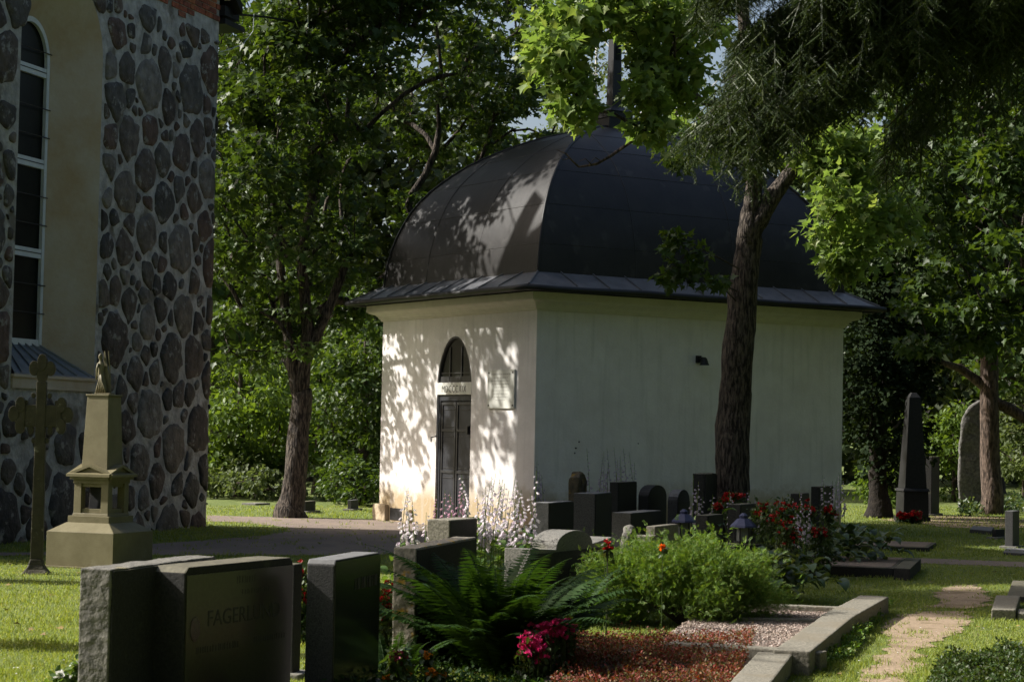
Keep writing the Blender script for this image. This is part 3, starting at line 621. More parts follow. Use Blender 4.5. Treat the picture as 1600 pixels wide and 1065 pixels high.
k_ = MB(); k_.frustum(mcen, .335, .335, .275, .275, 1.06, 1.925, ma); k_.frustum(mcen, .30, .30, .30, .30, 1.925, 1.945, ma); k_.box(mcen-my*.168+EZ*1.07-mx*.004, mx*.008, my*.03-my*0, EZ*.85) if False else None
k_.build('obelisk', M_olive, mo, bevel=.004)
# small robed statue holding a tall wing-like shield behind it (one continuous figure + shield)
st = MB(); zb = 1.945; S = lambda x, y, z: mcen+mx*(x-.055)+my*y+EZ*(zb+z)
def blob(secs, n=14):
    b = len(st.v)
    for (x, y, z, rx, ry) in secs:
        for j in range(n): a = 2*math.pi*j/n; f = 1+.10*math.sin(a*5+z*9); st.v.append(tuple(S(x+rx*f*math.cos(a), y+ry*f*math.sin(a), z)))
    for i in range(len(secs)-1):
        for j in range(n): st.f.append((b+i*n+j, b+i*n+(j+1) % n, b+(i+1)*n+(j+1) % n, b+(i+1)*n+j))
    st.f.append(tuple(b+j for j in range(n))[::-1]); st.f.append(tuple(b+(len(secs)-1)*n+j for j in range(n)))
blob([(.035,0,0,.055,.045),(.03,0,.06,.05,.042),(.02,0,.15,.045,.038),(.005,0,.215,.034,.028),(0,0,.25,.033,.026),(0,0,.31,.040,.027),(.0,0,.355,.040,.024),(-.004,0,.375,.018,.016),(-.006,0,.395,.013,.013),(-.008,0,.41,.020,.021),(-.010,0,.432,.024,.026),(-.008,0,.452,.019,.022),(-.006,0,.468,.007,.008)])
for yy in (-.028, .028):
    st.tube([S(-.012,yy*1.3,.352), S(-.025,yy*1.5,.29), S(-.028,yy*1.3,.235), S(-.045,yy*.6,.17)], [.015,.014,.011,.008], 7)
for (x0, x1) in ((.01,-.028),(.03,.0),(.045,.03),(.055,.065),(.06,.10)):
    st.tube([S(x0*.3,-.03,.24), S(x0*.6+.005,-.045,.16), S((x0+x1)/2,-.05,.08), S(x1,-.045,.0)], [.007,.011,.012,.010], 6)
st.tube([S(-.03,.02,.0), S(-.03,.02,.12), S(-.02,.01,.2)], [.012,.014,.012], 6); st.cbox(S(-.035,0,.006), .05, .04, .012, ma)
st.build('statue', M_olive, mo, smooth=True)
sh = MB(); sh.prism([S(.015,.03,.49), S(.025,.03,.50), S(.04,.03,.43), S(.07,.03,.30), S(.095,.03,.18), S(.12,.03,.03), S(.075,.03,.02), S(.03,.03,.2), S(.01,.03,.35)], my*.015)
sh.tube([S(.07,.04,.5), S(.08,.04,.40), S(.10,.04,.2), S(.115,.04,0)], .006, 6); sh.cbox(S(.07,0,.004), .17, .11, .014, ma); sh.build('shield', M_olive, mo)
# ------------------------------------------------------------------ iron cross
xc = np.array([-5.02, 21.60, 0]); xa = math.radians(4); ex = np.array([math.cos(xa), math.sin(xa), 0]); ey = np.array([-ex[1], ex[0], 0])
cx_ = root('iron_grave_cross', xc, 'tall dark mossy iron grave cross with trefoil arm ends', 'grave cross')
k_ = MB(); TH = .085
lx = lambda x, z, y=0.: xc+ex*x+ey*y+EZ*z
k_.prism([lx(x, z, -TH/2) for x, z in ((-.066,.06),(.066,.06),(.052,1.56),(.052,2.05),(-.052,2.05),(-.052,1.56))], ey*TH)
k_.build('shaft', M_iron, cx_, bevel=.008, rough=.003, rs=12)
k_ = MB(); k_.prism([lx(x, z, -TH/2+.006) for x, z in ((-.24,1.565),(.24,1.565),(.24,1.80),(-.24,1.80))], ey*(TH-.012)); k_.build('crossbar', M_iron, cx_, bevel=.008)
k_ = MB()
def disc(x, z, rx, rz, t=TH*1.15, y=0.):
    n = 18; k_.prism([lx(x+rx*math.cos(2*math.pi*i/n), z+rz*math.sin(2*math.pi*i/n), y-t/2) for i in range(n)], ey*t)
for sg in (-1, 1):
    k_ = MB()
    disc(sg*.215, 1.80, .052, .085); disc(sg*.285, 1.70, .056, .085, TH*1.05); disc(sg*.215, 1.575, .05, .085); k_.box(lx(sg*.19-.025, 1.56, -TH*.52), ex*.05, ey*TH*1.04, EZ*.24)
    disc(sg*.16, 1.82, .02, .03, TH*.6); disc(sg*.10, 1.53, .028, .045, TH*.7); disc(sg*.072, 1.42, .02, .03, TH*.7)
    k_.build('trefoil_end', M_iron, cx_, bevel=.006)
k_ = MB()
for sg in (-1, 1): disc(sg*.085, 2.19, .052, .08, TH*1.05); disc(sg*.085, 1.90, .022, .03, TH*.7)
disc(0, 2.255, .052, .09); disc(0, 2.12, .055, .09, TH*.98)
k_.build('trefoil_end', M_iron, cx_, bevel=.006)
k_ = MB(); k_.frustum(xc, .16, .14, .13, .11, .10, .16, xa); k_.frustum(xc, .30, .26, .20, .17, .0, .06, xa); k_.frustum(xc, .21, .18, .15, .13, .05, .11, xa); k_.build('foot', M_iron, cx_, bevel=.012, rough=.004, rs=14)
M_front = mat('black_stone_and_shaded_front', (.008,.008,.008), (.018,.018,.017), 30, .6, .001, 60, spec=.25)  # near-black: puts the fronts' shade into the colour; also plain black stone
# ------------------------------------------------------------------ gravestones
def Lfor(Q, u, px, py):
    r = ray(px, py); k = r[0]/r[1]; return (k*Q[1]-Q[0])/(u[0]-k*u[1])
def stone(name, label, xl, xm, xr, yt, D, u, m, face=None, style='flat', group='gravestones', rough=0., L=None, T=None, H=None, zb=-.02, sub=.07, cat='gravestone', lab=None):
    q = A(xm, yt, D); H = H or float(q[2]); Q_ = np.array([q[0], q[1], 0.]); u = np.array([u[0], u[1], 0.]); u /= np.linalg.norm(u)
    lf = np.array([-u[1], u[0], 0.]); L = L or Lfor(Q_, u, xr, yt); T = T or (xm-xl)*D/F/abs(lf[0])
    rt = root(name, Q_+u*L/2+lf*T/2, label, cat, group); k = MB()
    def sec(poly): k.prism([Q_+u*a+EZ*z for a, z in poly], lf*T)
    if style == 'flat': sec([(0,zb),(L,zb),(L,H),(0,H)])
    elif style == 'slope': k.prism([Q_+lf*a+EZ*z for a, z in ((0,zb),(T,zb),(T,H+.04),(0,H-.01))], u*L)
    elif style == 'hip': sec([(0,zb),(L,zb),(L,H-.03),(L*.97,H),(L*.03,H),(0,H-.03)])
    elif style == 'round': sec([(0,zb),(L,zb),(L,H-.16)]+[(L/2+L/2*math.cos(a), H-.16+.16*math.sin(a)) for a in np.linspace(.15, math.pi-.15, 12)]+[(0,H-.16)])
    elif style == 'shoulder':
        c = L*.52; r = L*.22; sec([(0,zb),(L,zb),(L,H-.09),(c+r,H-.13)]+[(c+r*math.cos(a), H-.13+.13*math.sin(a)) for a in np.linspace(.15, math.pi-.15, 14)]+[(c-r,H-.15),(0,H-.12)])
    elif style == 'natural':
        sec([(0,zb),(L,zb),(L*1.02,H*.5),(L*.93,H*.86),(L*.7,H*.97),(L*.35,H),(L*.06,H*.93),(-.02,H*.5)])
    k.build('slab', m, rt, bevel=.008 if style != 'natural' else .03, rough=rough, sub=sub, rs=7)
    if face is not None:
        f = MB(); f.prism([Q_-lf*.002+u*a+EZ*z for a, z in ((.012,.03),(L-.012,.03),(L-.012,H-.012 if style not in('round','shoulder') else H-.17),(.012,H-.012 if style not in('round','shoulder') else H-.17))], -lf*(.004+rough)); f.build('front_panel', face, rt)  # dark fronts carry painted shade beside paler sides; some are polished stone
    b = MB(); b.box(Q_-u*.07-lf*.07+EZ*-.03, u*(L+.14), lf*(T+.14), EZ*.07); b.build('footing', M_gran, rt, bevel=.01)
    return rt, Q_, u, lf, L, T, H
U = lambda off: (off/F, 1.)
stone('gravestone', 'rough grey granite headstone at the lower left corner of the picture', 123, 173, 336, 889, 10.6, U(920), M_rough, M_dark2, 'flat', rough=.005, sub=.035)
rt, Q_, u_, lf_, L_, T_, H_ = stone('gravestone', 'polished headstone tinted by painted green reflections, carved with the family name FAGERLUND', 231, 290, 458, 886, 11.0, U(1390), M_dark2, None, 'hip')
fp = MB(); fp.prism([Q_-lf_*.001+u_*a+EZ*z for a, z in ((.012,.05),(L_-.012,.05),(L_-.012,H_-.045),(.012,H_-.045))], -lf_*.005); fo = fp.build('front_panel', M_reflect, rt)
text_mesh('family_name', 'FAGERLUND', .125, M_gink if False else M_ink, fo, Q_-lf_*.0065+u_*(L_*.53)+EZ*(H_-.335), u_, EZ, xs=1.12, depth=.0015)
en = MB()
for zz, a0_, a1_, hh in ((.72,.45,.62,.045),(.655,.5,.75,.03),(.36,.10,.48,.04),(.37,.62,.92,.035)):
    a = L_*a0_
    while a < L_*a1_: w_ = random.uniform(.006, .012); en.box(Q_-lf_*.0062+u_*a+EZ*zz, u_*w_, -lf_*.0008, EZ*hh*random.uniform(.8, 1)); a += w_+random.uniform(.008, .022)
en.build('inscription', M_ink, fo)
ov = MB(); n = 20; ov.prism([Q_-lf_*.006+u_*(.10+.048*math.cos(2*math.pi*i/n))+EZ*(H_-.34+.068*math.sin(2*math.pi*i/n)) for i in range(n)], -lf_*.003); ov.build('oval_medallion', M_dark, fo)
stone('gravestone', 'thin dark slab just behind the right end of the FAGERLUND headstone', 452, 461, 473, 881, 13.0, U(900), M_dark2, None, T=.12)
rt, Q_, u_, lf_, L_, T_, H_ = stone('gravestone', 'black granite headstone with frosted left side right of the FAGERLUND stone', 479, 523, 594, 874.5, 11.9, U(770), M_side, M_dark, 'hip')
en = MB()
for a, w_ in ((.42,.02),(.47,.05),(.56,.02),(.60,.045),(.68,.02),(.72,.05),(.80,.02),(.85,.05)): en.box(Q_-lf_*.0075+u_*(L_*a)+EZ*(H_-.20), u_*w_, -lf_*.001, EZ*.07)
en.build('inscription', M_ink, rt)
stone('gravestone', 'grey headstone with orange lichen on its side beside the large dark fern', 615, 650.5, 743, 856, 13.6, U(740), M_lich, M_dark2, 'flat', rough=.006, sub=.04)
stone('gravestone', 'small smooth grey headstone in front of the chapel door among pale flower spikes', 667, 702.5, 745.5, 812, 17.2, U(1315), M_curb, M_dark2, 'flat')
stone('gravestone', 'mossy brown natural headstone nearest the chapel corner', 888, 904, 918.5, 737, 27.6, U(900), M_moss, None, 'natural', rough=.02, L=.55)
stone('gravestone', 'dark block headstone with mossy top behind the pale lilac flower spikes', 834, 858, 896, 785, 21.5, U(1200), M_side, M_front, 'flat', rough=.004)
stone('gravestone', 'broad square grey headstone between the mossy block and the tall black slab', 897, 930, 955, 771, 23.6, U(900), M_side, M_front, 'flat', rough=.004)
stone('gravestone', 'plain black slab standing highest in the row against the chapel wall', 953, 966, 995, 753, 27.2, U(1300), M_dark2, M_front, 'flat')
stone('gravestone', 'black headstone with rounded top against the chapel wall', 998, 1014, 1042, 758, 28.4, U(1400), M_front, None, 'round')
stone('gravestone', 'long low blue-black headstone behind the rough standing pillar', 957, 986, 1033, 801, 20.2, U(1300), M_side, M_front, 'flat')
stone('gravestone', 'wide headstone with an arched middle and low shoulders, sunlit on top', 800, 829, 957, 858, 16.8, U(1500), M_gran, M_dark2, 'shoulder', T=.24, H=.765)
stone('gravestone', 'rough natural granite pillar standing behind the juniper', 970, 986, 1003, 822, 17.9, U(900), M_rough, None, 'natural', rough=.018, L=.30, sub=.03)
rt, Q_, u_, lf_, L_, T_, H_ = stone('gravestone', 'two-stepped pale granite headstone between the rough pillar and the juniper top', 1010, 1024, 1060, 822, 18.6, U(1300), M_curb, None, 'flat')
k = MB(); k.box(Q_-lf_*.02-u_*.18+EZ*-.02, u_*.17, lf_*(T_*1.8+.02), EZ*(H_-.06)); k.build('front_step', M_curb, rt, bevel=.008)
stone('gravestone', 'grey headstone with a pale side left of the white bell flowers', 1044, 1059, 1078, 765, 28.3, U(1200), M_side, M_front, 'round')
stone('gravestone', 'tall dark headstone touching the left side of the big maple trunk', 1083, 1101, 1119, 740, 27.4, U(1000), M_dark2, M_front, 'flat', rough=.012)
stone('gravestone', 'squat headstone with olive top between the two lanterns', 1087, 1106, 1130, 805, 21.6, U(1300), M_dark2, M_front, 'flat')
stone('gravestone', 'square headstone with pale top at the foot of the big maple', 1138, 1157, 1181, 788, 22.6, U(1300), M_dark2, M_front, 'flat')
stone('gravestone', 'small black headstone left of the pair at the chapel far end', 1236, 1249, 1264, 771, 27.5, U(1200), M_dark2, M_front, 'flat')
stone('gravestone', 'wider black headstone by the far right corner of the chapel', 1268, 1280, 1302, 760, 28.6, U(1300), M_dark2, M_front, 'flat')
stone('gravestone', 'dark slab standing just behind the black obelisk', 1444, 1456, 1466, 713, 43.5, U(1500), M_dark2, M_front, 'flat', L=.7)
stone('gravestone', 'grey post-like headstone on a low slab at the right edge', 1572, 1583, 1593, 798, 30.6, U(1800), M_side, None, 'flat', L=.35)
stone('gravestone', 'dark headstone right of the leaning tree trunk on the far lawn', 470, 478, 491, 783, 38.5, U(700), M_dark2, None, 'flat', L=.6)
stone('gravestone', 'small far headstone beside the left corner of the chapel', 543, 549, 556, 781, 40., U(700), M_side, None, 'flat', L=.5)
stone('gravestone', 'low dark headstone far off left of the leaning tree trunk', 384, 398, 407, 787, 42., U(1600), M_dark2, None, 'flat', L=.4)
stone('gravestone', 'tiny slanted dark marker on the shaded lawn below the runestone', 1551, 1556, 1565, 821, 33.5, U(2500), M_dark2, None, 'flat', L=.35, H=.16)
# runestone-like boulder
q = G(1520, 800); rs_ = root('standing_boulder', q, 'tall speckled granite standing stone with a rounded top beside the far tree', 'standing stone')
k = MB(); k.prism([q+np.array([x, 0, z]) for x, z in ((-.32,-.05),(.33,-.05),(.34,.8),(.32,1.6),(.31,2.2),(.25,2.52),(.12,2.56),(-.10,2.40),(-.27,2.15),(-.33,1.4),(-.34,.6))], (0.08, .35, 0)); k.build('boulder', M_rune, rs_, bevel=.05, rough=.035, sub=.12, rs=3.5, smooth=True)
# obelisk
q = G(1425, 814); ob = root('obelisk', q, 'tall black stone obelisk on a square pedestal right of the chapel', 'obelisk')
k = MB(); k.frustum(q, .58, .58, .58, .58, -.02, .10, .12); k.frustum(q, .52, .52, .50, .50, .10, .60, .12); k.frustum(q, .56, .56, .50, .50, .60, .66, .12); k.build('pedestal', M_front, ob, bevel=.01)
k = MB(); k.frustum(q, .45, .45, .24, .24, .66, 2.46, .12); k.frustum(q, .24, .24, .10, .10, 2.46, 2.56, .12); k.build('shaft', M_front, ob, bevel=.008)
k = MB()
for z in (.22,.30,.38,.46): k.box(q+np.array([-.19, -.262, z]), (.36*random.uniform(.7, 1), .04, 0), (0, .003, 0), (0, 0, .022))
k.build('inscription', M_side, ob)
# lanterns
def lantern(px, py, D, lab, s=1.):
    q = A(px, py, D); r = root('grave_lantern', (q[0], q[1], q[2]-.24*s), lab, 'lantern', 'blue-roofed grave lanterns'); c = np.array([q[0], q[1], q[2]-.24*s]); k = MB()
    k.lathe(c, [(.075*s,0),(.075*s,.02*s)], 6); 
    for i in range(6): a = math.pi*2*i/6; k.tube([c+np.array([.066*s*math.cos(a), .066*s*math.sin(a), .02*s]), c+np.array([.066*s*math.cos(a), .066*s*math.sin(a), .13*s])], .006*s, 5)
    k.build('frame', M_black, r); k = MB(); k.lathe(c, [(.055*s,.02*s),(.055*s,.125*s)], 6); k.build('glass', mat('lantern_glass', (.12,.13,.12), (.18,.19,.18), 5, .2), r)
    k = MB(); k.lathe(c, [(.105*s,.125*s),(.10*s,.14*s),(.05*s,.19*s),(.03*s,.195*s),(.035*s,.215*s),(.012*s,.235*s)], 8); k.build('roof', mat('blue_enamel', (.035,.04,.085), (.05,.055,.11), 6, .4), r)
    p = MB(); p.cbox(c-EZ*c[2], .22*s, .2*s, c[2], .3); p.build('stand', M_dark2, r, bevel=.01)
lantern(1069, 794, 21.2, 'blue-roofed grave lantern standing left of the squat olive-topped headstone', 1.25)
lantern(1162, 800, 20.3, 'blue-roofed grave lantern in front of the square headstone by the maple', 1.3)
# kerbed plots
def quad(pts, z0, z1, mb): P = [np.array([p[0], p[1], z0]) for p in pts]; mb.prism(P, EZ*(z1-z0))
def seg_beam(mb, a, b, w, z0, z1, side=1):
    a = np.array([a[0], a[1], 0]); b = np.array([b[0], b[1], 0]); e = (b-a)/np.linalg.norm(b-a); n_ = np.array([-e[1], e[0], 0])*side; mb.box(a+EZ*z0, b-a, n_*w, EZ*(z1-z0))
pc = root('kerbed_grave_plot', g2(1200, 1000)+(0,), 'granite kerbed grave plot filled with pink gravel right of the juniper', 'grave plot')
for nm, a, b, w, z1 in (('side_kerb', G(1389,931,.16), G(1334,962,.16), .27, .16), ('side_kerb', G(1333,962.5,.165), G(1266,1017,.165), .25, .165), ('side_kerb', G(1239,1020,.14), G(1170,1110,.14), .24, .14)):
    k = MB(); seg_beam(k, a, b, w, -.03, z1, -1); k.build(nm, M_curb, pc, bevel=.012, rough=.004, sub=.06)
def bar(x0, y0, x1, y1, z, w):
    k = MB(); seg_beam(k, G(x0, y0, z), G(x1, y1, z), w, -.03, z, 1); k.build('cross_kerb', M_curb, pc, bevel=.01, rough=.003, sub=.06)
bar(1120, 941, 1330, 949, .13, .13); bar(1040, 1003, 1282, 1019, .13, .17); bar(1150, 964, 1322, 968, .11, .06)
k = MB(); quad([G(1100, 944, .1)[:2], G(1338, 950, .1)[:2], G(1275, 1018, .1)[:2], G(1030, 1005, .1)[:2]], -.01, .085, k); k.build('gravel_fill', M_gravel, pc)
gs = R.random((9000, 2)); pa, pb, pcn, pd = [np.array(G(*v, .085)) for v in ((1100,946),(1336,951),(1272,1013),(1030,1002))]
pp = pa*(1-gs[:, :1])*(1-gs[:, 1:])+pb*gs[:, :1]*(1-gs[:, 1:])+pcn*gs[:, :1]*gs[:, 1:]+pd*(1-gs[:, :1])*gs[:, 1:]; pp[:, 2] = .086
OCT = np.array([(1,0,0),(-1,0,0),(0,1,0),(0,-1,0),(0,0,.8),(0,0,-.8)]); OCT_F = [(0,2,4),(2,1,4),(1,3,4),(3,0,4)]
Xb, Yb, Zb = basis(R.normal(size=(9000, 3)), R.normal(size=(9000, 3))); V_, F_ = inst(OCT, OCT_F, pp, Xb, Yb, Zb, R.uniform(.005, .011, 9000))
npm('loose_gravel', V_, F_, islmat('gravel_stone', [(.20,.15,.125),(.40,.32,.27),(.30,.22,.19),(.45,.40,.36)], .9), pc, kind='stuff')
def plot(label, c4, h, fill, edge, name='kerbed_grave_plot', inset=.12):
    P_ = [G(*v, h) for v in c4]; cen = sum(P_)/4; r = root(name, (cen[0], cen[1], 0), label, 'grave plot'); k = MB(); quad([p[:2] for p in P_], -.03, h, k); k.build('kerb', edge, r, bevel=.012)
    if fill: 
        k = MB(); quad([(p+(cen-p)*inset)[:2] for p in P_], h-.01, h+.006, k); k.build('gravel_fill', fill, r)
    return r
plot('long low gravel-topped plot with a dark end block on the shaded lawn', [(1262,882),(1396,887),(1415,871),(1257,867)], .12, M_gravel, M_dark2, inset=.06)
e_ = root('end_block', (*G(1417, 880, .13)[:2], 0), 'dark granite block closing the right end of the long gravel-topped plot', 'stone block'); k = MB(); quad([G(*v, .14)[:2] for v in ((1396.5,886.5),(1422,888),(1439,872),(1415.5,871))], -.02, .14, k); k.build('block', M_dark2, e_, bevel=.01, rough=.003, sub=.06)
plot('low flat stone-edged plot on the shaded lawn beyond the long plot', [(1330,851),(1450,855),(1463,847),(1345,843)], .06, M_gravel, M_dark2, inset=.1)
plot('flat grave slab on the lawn in front of the standing boulder', [(1515,826),(1549,829),(1553,823),(1520,821)], .07, None, M_side, 'grave_slab')
plot('flat slab in front of the post-like headstone at the right edge', [(1567,862),(1640,866),(1640,858),(1572,855)], .04, None, M_side, 'grave_slab')
plot('flat grey slab at the right edge behind the sunlit block', [(1573,930),(1660,934),(1655,908),(1582,906)], .07, None, M_dark2, 'grave_slab')
plot('sunlit granite kerb block at the right edge of the lawn', [(1549,951),(1587,952),(1594,930),(1556,929)], .10, None, M_curb, 'kerb_block')
plot('low cross kerb running off the right edge beside the sunlit block', [(1590,957),(1680,960),(1680,953),(1591,950)], .07, None, M_curb, 'kerb_block')
plot('small flat pale stone beside the dark creeping plant at the lower right', [(1508,1031),(1543,1034),(1548,1024),(1512,1021)], .03, None, M_rough, 'grave_slab')
k = MB(); quad([G(*v, .08)[:2] for v in ((880,1003),(1040,1003),(1235,1022),(1165,1110),(820,1110))], -.01, .06, k); k.build('flower_bed_soil', mat('dark_soil', (.03,.022,.015), (.07,.05,.035), 20, 1, .02, 30), None, kind='structure')
# ------------------------------------------------------------------ plants
PIN = np.array([(0,0,0),(.14,.22,.02),(0,1,-.06),(-.14,.22,.02)])
def frond_fern(name, base, label, n, length, m, seed=0, up=1.0, arc=None, dens=38):
    r = root(name, base, label, 'fern'); dens = 44; parts = []; st = MB(); rn = np.random.default_rng(seed)
    for i in range(n):
        az = (arc[0]+(arc[1]-arc[0])*rn.random()) if arc else rn.random()*2*math.pi; L = length*rn.uniform(.65, 1.1); el = rn.uniform(.75, 1.35)*up
        p = np.array(base, float)+np.array([math.cos(az), math.sin(az), 0])*rn.uniform(.02, .14); pts = []; K = dens; dirh = np.array([math.cos(az), math.sin(az), 0])
        for k in range(K+1): pts.append(p.copy()); p = p+(dirh*math.cos(el)+EZ*math.sin(el))*L/K; el -= (1.5+rn.uniform(-.2, .2))/K*(.2+1.25*k/K)
        pts = np.array(pts); st.tube(pts[::3], [.004*(1-.8*t) for t in np.linspace(0, 1, len(pts[::3]))], 4, cap=False)
        side = np.cross(dirh, EZ); pos = []; tip = []; nr = []; sz = []
        for k in range(3, K):
            t = k/K; w = L*.15*math.sin(math.pi*min(1, t*1.02+.06))**.7*(1-t*.35); tg = pts[k]-pts[k-1]; tg /= np.linalg.norm(tg); nn = np.cross(side, tg); nn = nn if nn[2] > 0 else -nn
            for s in (-1, 1):
                pd_ = side*s+tg*.30-nn*.2+rn.normal(size=3)*.06; pd_ /= np.linalg.norm(pd_); M_ = 0; pos.append(pts[k]); tip.append(pd_); nr.append(nn+rn.normal(size=3)*.12); sz.append(w)
                for j in range(M_):
                    c = pts[k]+pd_*w*(j+.5)/M_; ls = w*.17*(1-j/M_*.75)+.003
                    for s2 in (-1, 1): pos.append(c); tip.append(tg*s2+pd_*.5); nr.append(nn+rn.normal(size=3)*.15); sz.append(ls)
        X, Y, Z = basis(np.array(tip), np.array(nr)); parts.append(inst(PIN, DIA_F, np.array(pos), X, Y, Z, np.array(sz)))
    V, Fl = merge(parts); npm('fronds', V, Fl, m, r); st.build('stems', m, r)
    return r
fb = G(775, 1052); frond_fern('fern', fb, 'big dark green fern filling the middle foreground', 95, 1.18, L_fern, 3)
fb = G(690, 1045); frond_fern('fern', (fb[0], fb[1]+.35, 0), 'smaller dark fern leaning against the lichened headstone', 26, .8, L_fern, 5)
fb = G(880, 1010); frond_fern('fern', (fb[0], fb[1]+.3, 0), 'dark fern between the big fern and the juniper', 26, .75, L_fern, 6)
fb = G(612, 1060); frond_fern('fern', (fb[0], fb[1], 0), 'small sunlit fern at the foot of the black granite headstone', 14, .5, MATS['fern_leaf'], 8)
fb = G(1182, 940); frond_fern('fern', fb, 'yellow-green sunlit fern at the right side of the juniper', 22, .72, L_yfern, 12, arc=(-1.5, 1.4), dens=22)
def juniper(label, c, rad, n, seed):
    rn = np.random.default_rng(seed); r = root('juniper', (c[0], c[1], 0), label, 'shrub'); pos = []; tip = []; nr = []; sz = []
    st = MB()
    cl = []
    for i in range(46):
        az = rn.random()*2*math.pi; rr = rn.random()**.5; h = math.sqrt(max(0, 1-rr*rr*.9))*rn.uniform(.55, 1.12); cl.append(np.array([math.cos(az)*rr*rad[0], math.sin(az)*rr*rad[1], h*rad[2]]))
        e = np.array([c[0], c[1], 0])+cl[-1]; st.tube([np.array([c[0], c[1], .0]), np.array([c[0], c[1], .1])+cl[-1]*np.array([.4, .4, .45]), e], [.014, .009, .003], 5, cap=False)
    cl = np.array(cl); SP = []
    for i in range(n):
        q = cl[rn.integers(len(cl))]; o = rn.normal(size=3)*np.array([.085, .085, .07]); p = q*rn.uniform(.6, 1.03)+o
        if p[2] < .03: p[2] = .03+rn.random()*.1
        d = p/np.array(rad)+np.array([0, 0, .12])+rn.normal(size=3)*.75; d /= np.linalg.norm(d); SP.append((p, d, rn.uniform(.04, .085)))
    for p, d, L in SP:
        sd = np.cross(d, rn.normal(size=3)); sd /= np.linalg.norm(sd)+1e-9; nn = np.cross(sd, d); K = 8
        for k in range(K):
            t = k/K; 
            for s in (-1, 1): pos.append(p+d*L*t-EZ*L*.25*t*t); tip.append(d*.9+sd*s*.95+rn.normal(size=3)*.25); nr.append(nn+rn.normal(size=3)*.3); sz.append(L*.30*(1-t*.6)+.003)
    pos = np.array(pos)+np.array([c[0], c[1], 0]); X, Y, Z = basis(np.array(tip), np.array(nr)); T = DIA*np.array([.30, 1, 1]); V, Fl = inst(T, DIA_F, pos, X, Y, Z, np.array(sz)); npm('foliage', V, Fl, L_jun, r)
    st.build('stems', M_barkd, r); return r
jc = G(1075, 985); juniper('big bright green spreading juniper in the middle foreground', (jc[0], jc[1]+.35), (.88, .62, .70), 27000, 4)
jc = G(905, 925); juniper('low green juniper tuft between the dark fern and the arched headstone', (jc[0]-.05, jc[1]-.2), (.22, .3, .52), 700, 9)
BELL = []
def bells(base, h, n, rn, size=.045):
    """one flower scape: returns stem points and petals"""
    lean = rn.normal(size=2)*.06; pts = [np.array([base[0]+lean[0]*t*t, base[1]+lean[1]*t*t, base[2]+h*t]) for t in np.linspace(0, 1, 7)]
    pos = []; tip = []; nr = []; sz = []
    for k in range(n):
        t = .58+.42*k/n; i = t*6; a = pts[int(min(5, i))]; b = pts[int(min(5, i))+1]; p = a+(b-a)*(i-int(min(5, i))); az = rn.random()*2*math.pi; o = np.array([math.cos(az), math.sin(az), 0]); s = size*(1.1-.75*(k/n)**1.5); c = p+o*.012
        for j in range(4): a2 = az+j*math.pi/2; q = np.array([math.cos(a2), math.sin(a2), 0]); pos.append(c+q*.003); tip.append(o*.85-EZ*rn.uniform(.5, 1.1)+q*.28); nr.append(q+rn.normal(size=3)*.2); sz.append(s)
    return pts, pos, tip, nr, sz
def hosta(label, c, nl, L, hs, ns, leafm, petm, seed, spread=.12, z0=0., hl=.5, bsize=.045, name='hosta', region=None):
    rn = np.random.default_rng(seed); r = root(name, (c[0], c[1], z0), label, 'plant'); V = []; Fc = []
    K = 6
    for i in range(nl):
        az = rn.random()*2*math.pi; el = rn.uniform(.5, 1.4); l = L*rn.uniform(.7, 1.1); w = l*.26; p = np.array([c[0], c[1], z0])+np.array([rn.normal()*spread, rn.normal()*spread, 0]); d = np.array([math.cos(az), math.sin(az), 0]); sd = np.array([-d[1], d[0], 0]); st_ = hl*rn.uniform(.5, 1.1)
        p = p+d*st_*.35+EZ*st_*math.sin(el); el2 = el*.7; b = len(V)
        for k in range(K+1):
            t = k/K; ww = w*math.sin(math.pi*min(.999, (t*.93+.07)))**.75; V += [tuple(p-sd*ww+EZ*ww*.35), tuple(p), tuple(p+sd*ww+EZ*ww*.35)]; p = p+(d*math.cos(el2)+EZ*math.sin(el2))*l/K; el2 -= 1.7/K
        for k in range(K):
            for s in (0, 1): Fc.append((b+k*3+s, b+k*3+s+1, b+k*3+s+4, b+k*3+s+3))
    npm('leaves', V, np.array(Fc), leafm, r, smooth=True)
    if ns:
        st = MB(); pos = []; tip = []; nr = []; sz = []
        for i in range(ns):
            bx = c[0]+rn.normal()*spread*1.3 if not region else region[i % len(region)][0]; by = c[1]+rn.normal()*spread if not region else region[i % len(region)][1]; hh = (hs*rn.uniform(.72, 1.08)) if not region else region[i % len(region)][2]
            P_, a, b, c_, d = bells((bx, by, z0), hh, rn.integers(11, 20), rn, bsize); st.tube(P_, [.005,.005,.0045,.004,.0035,.003,.002], 5, cap=False); pos += a; tip += b; nr += c_; sz += d
        X, Y, Z = basis(np.array(tip), np.array(nr)); T = OVAL*np.array([.75, 1, 1]); V2, Fl = inst(T, OVAL_F, np.array(pos), X, Y, Z, np.array(sz)); npm('flowers', V2, Fl, petm, r); st.build('flower_stems', L_jun, r)
    return r
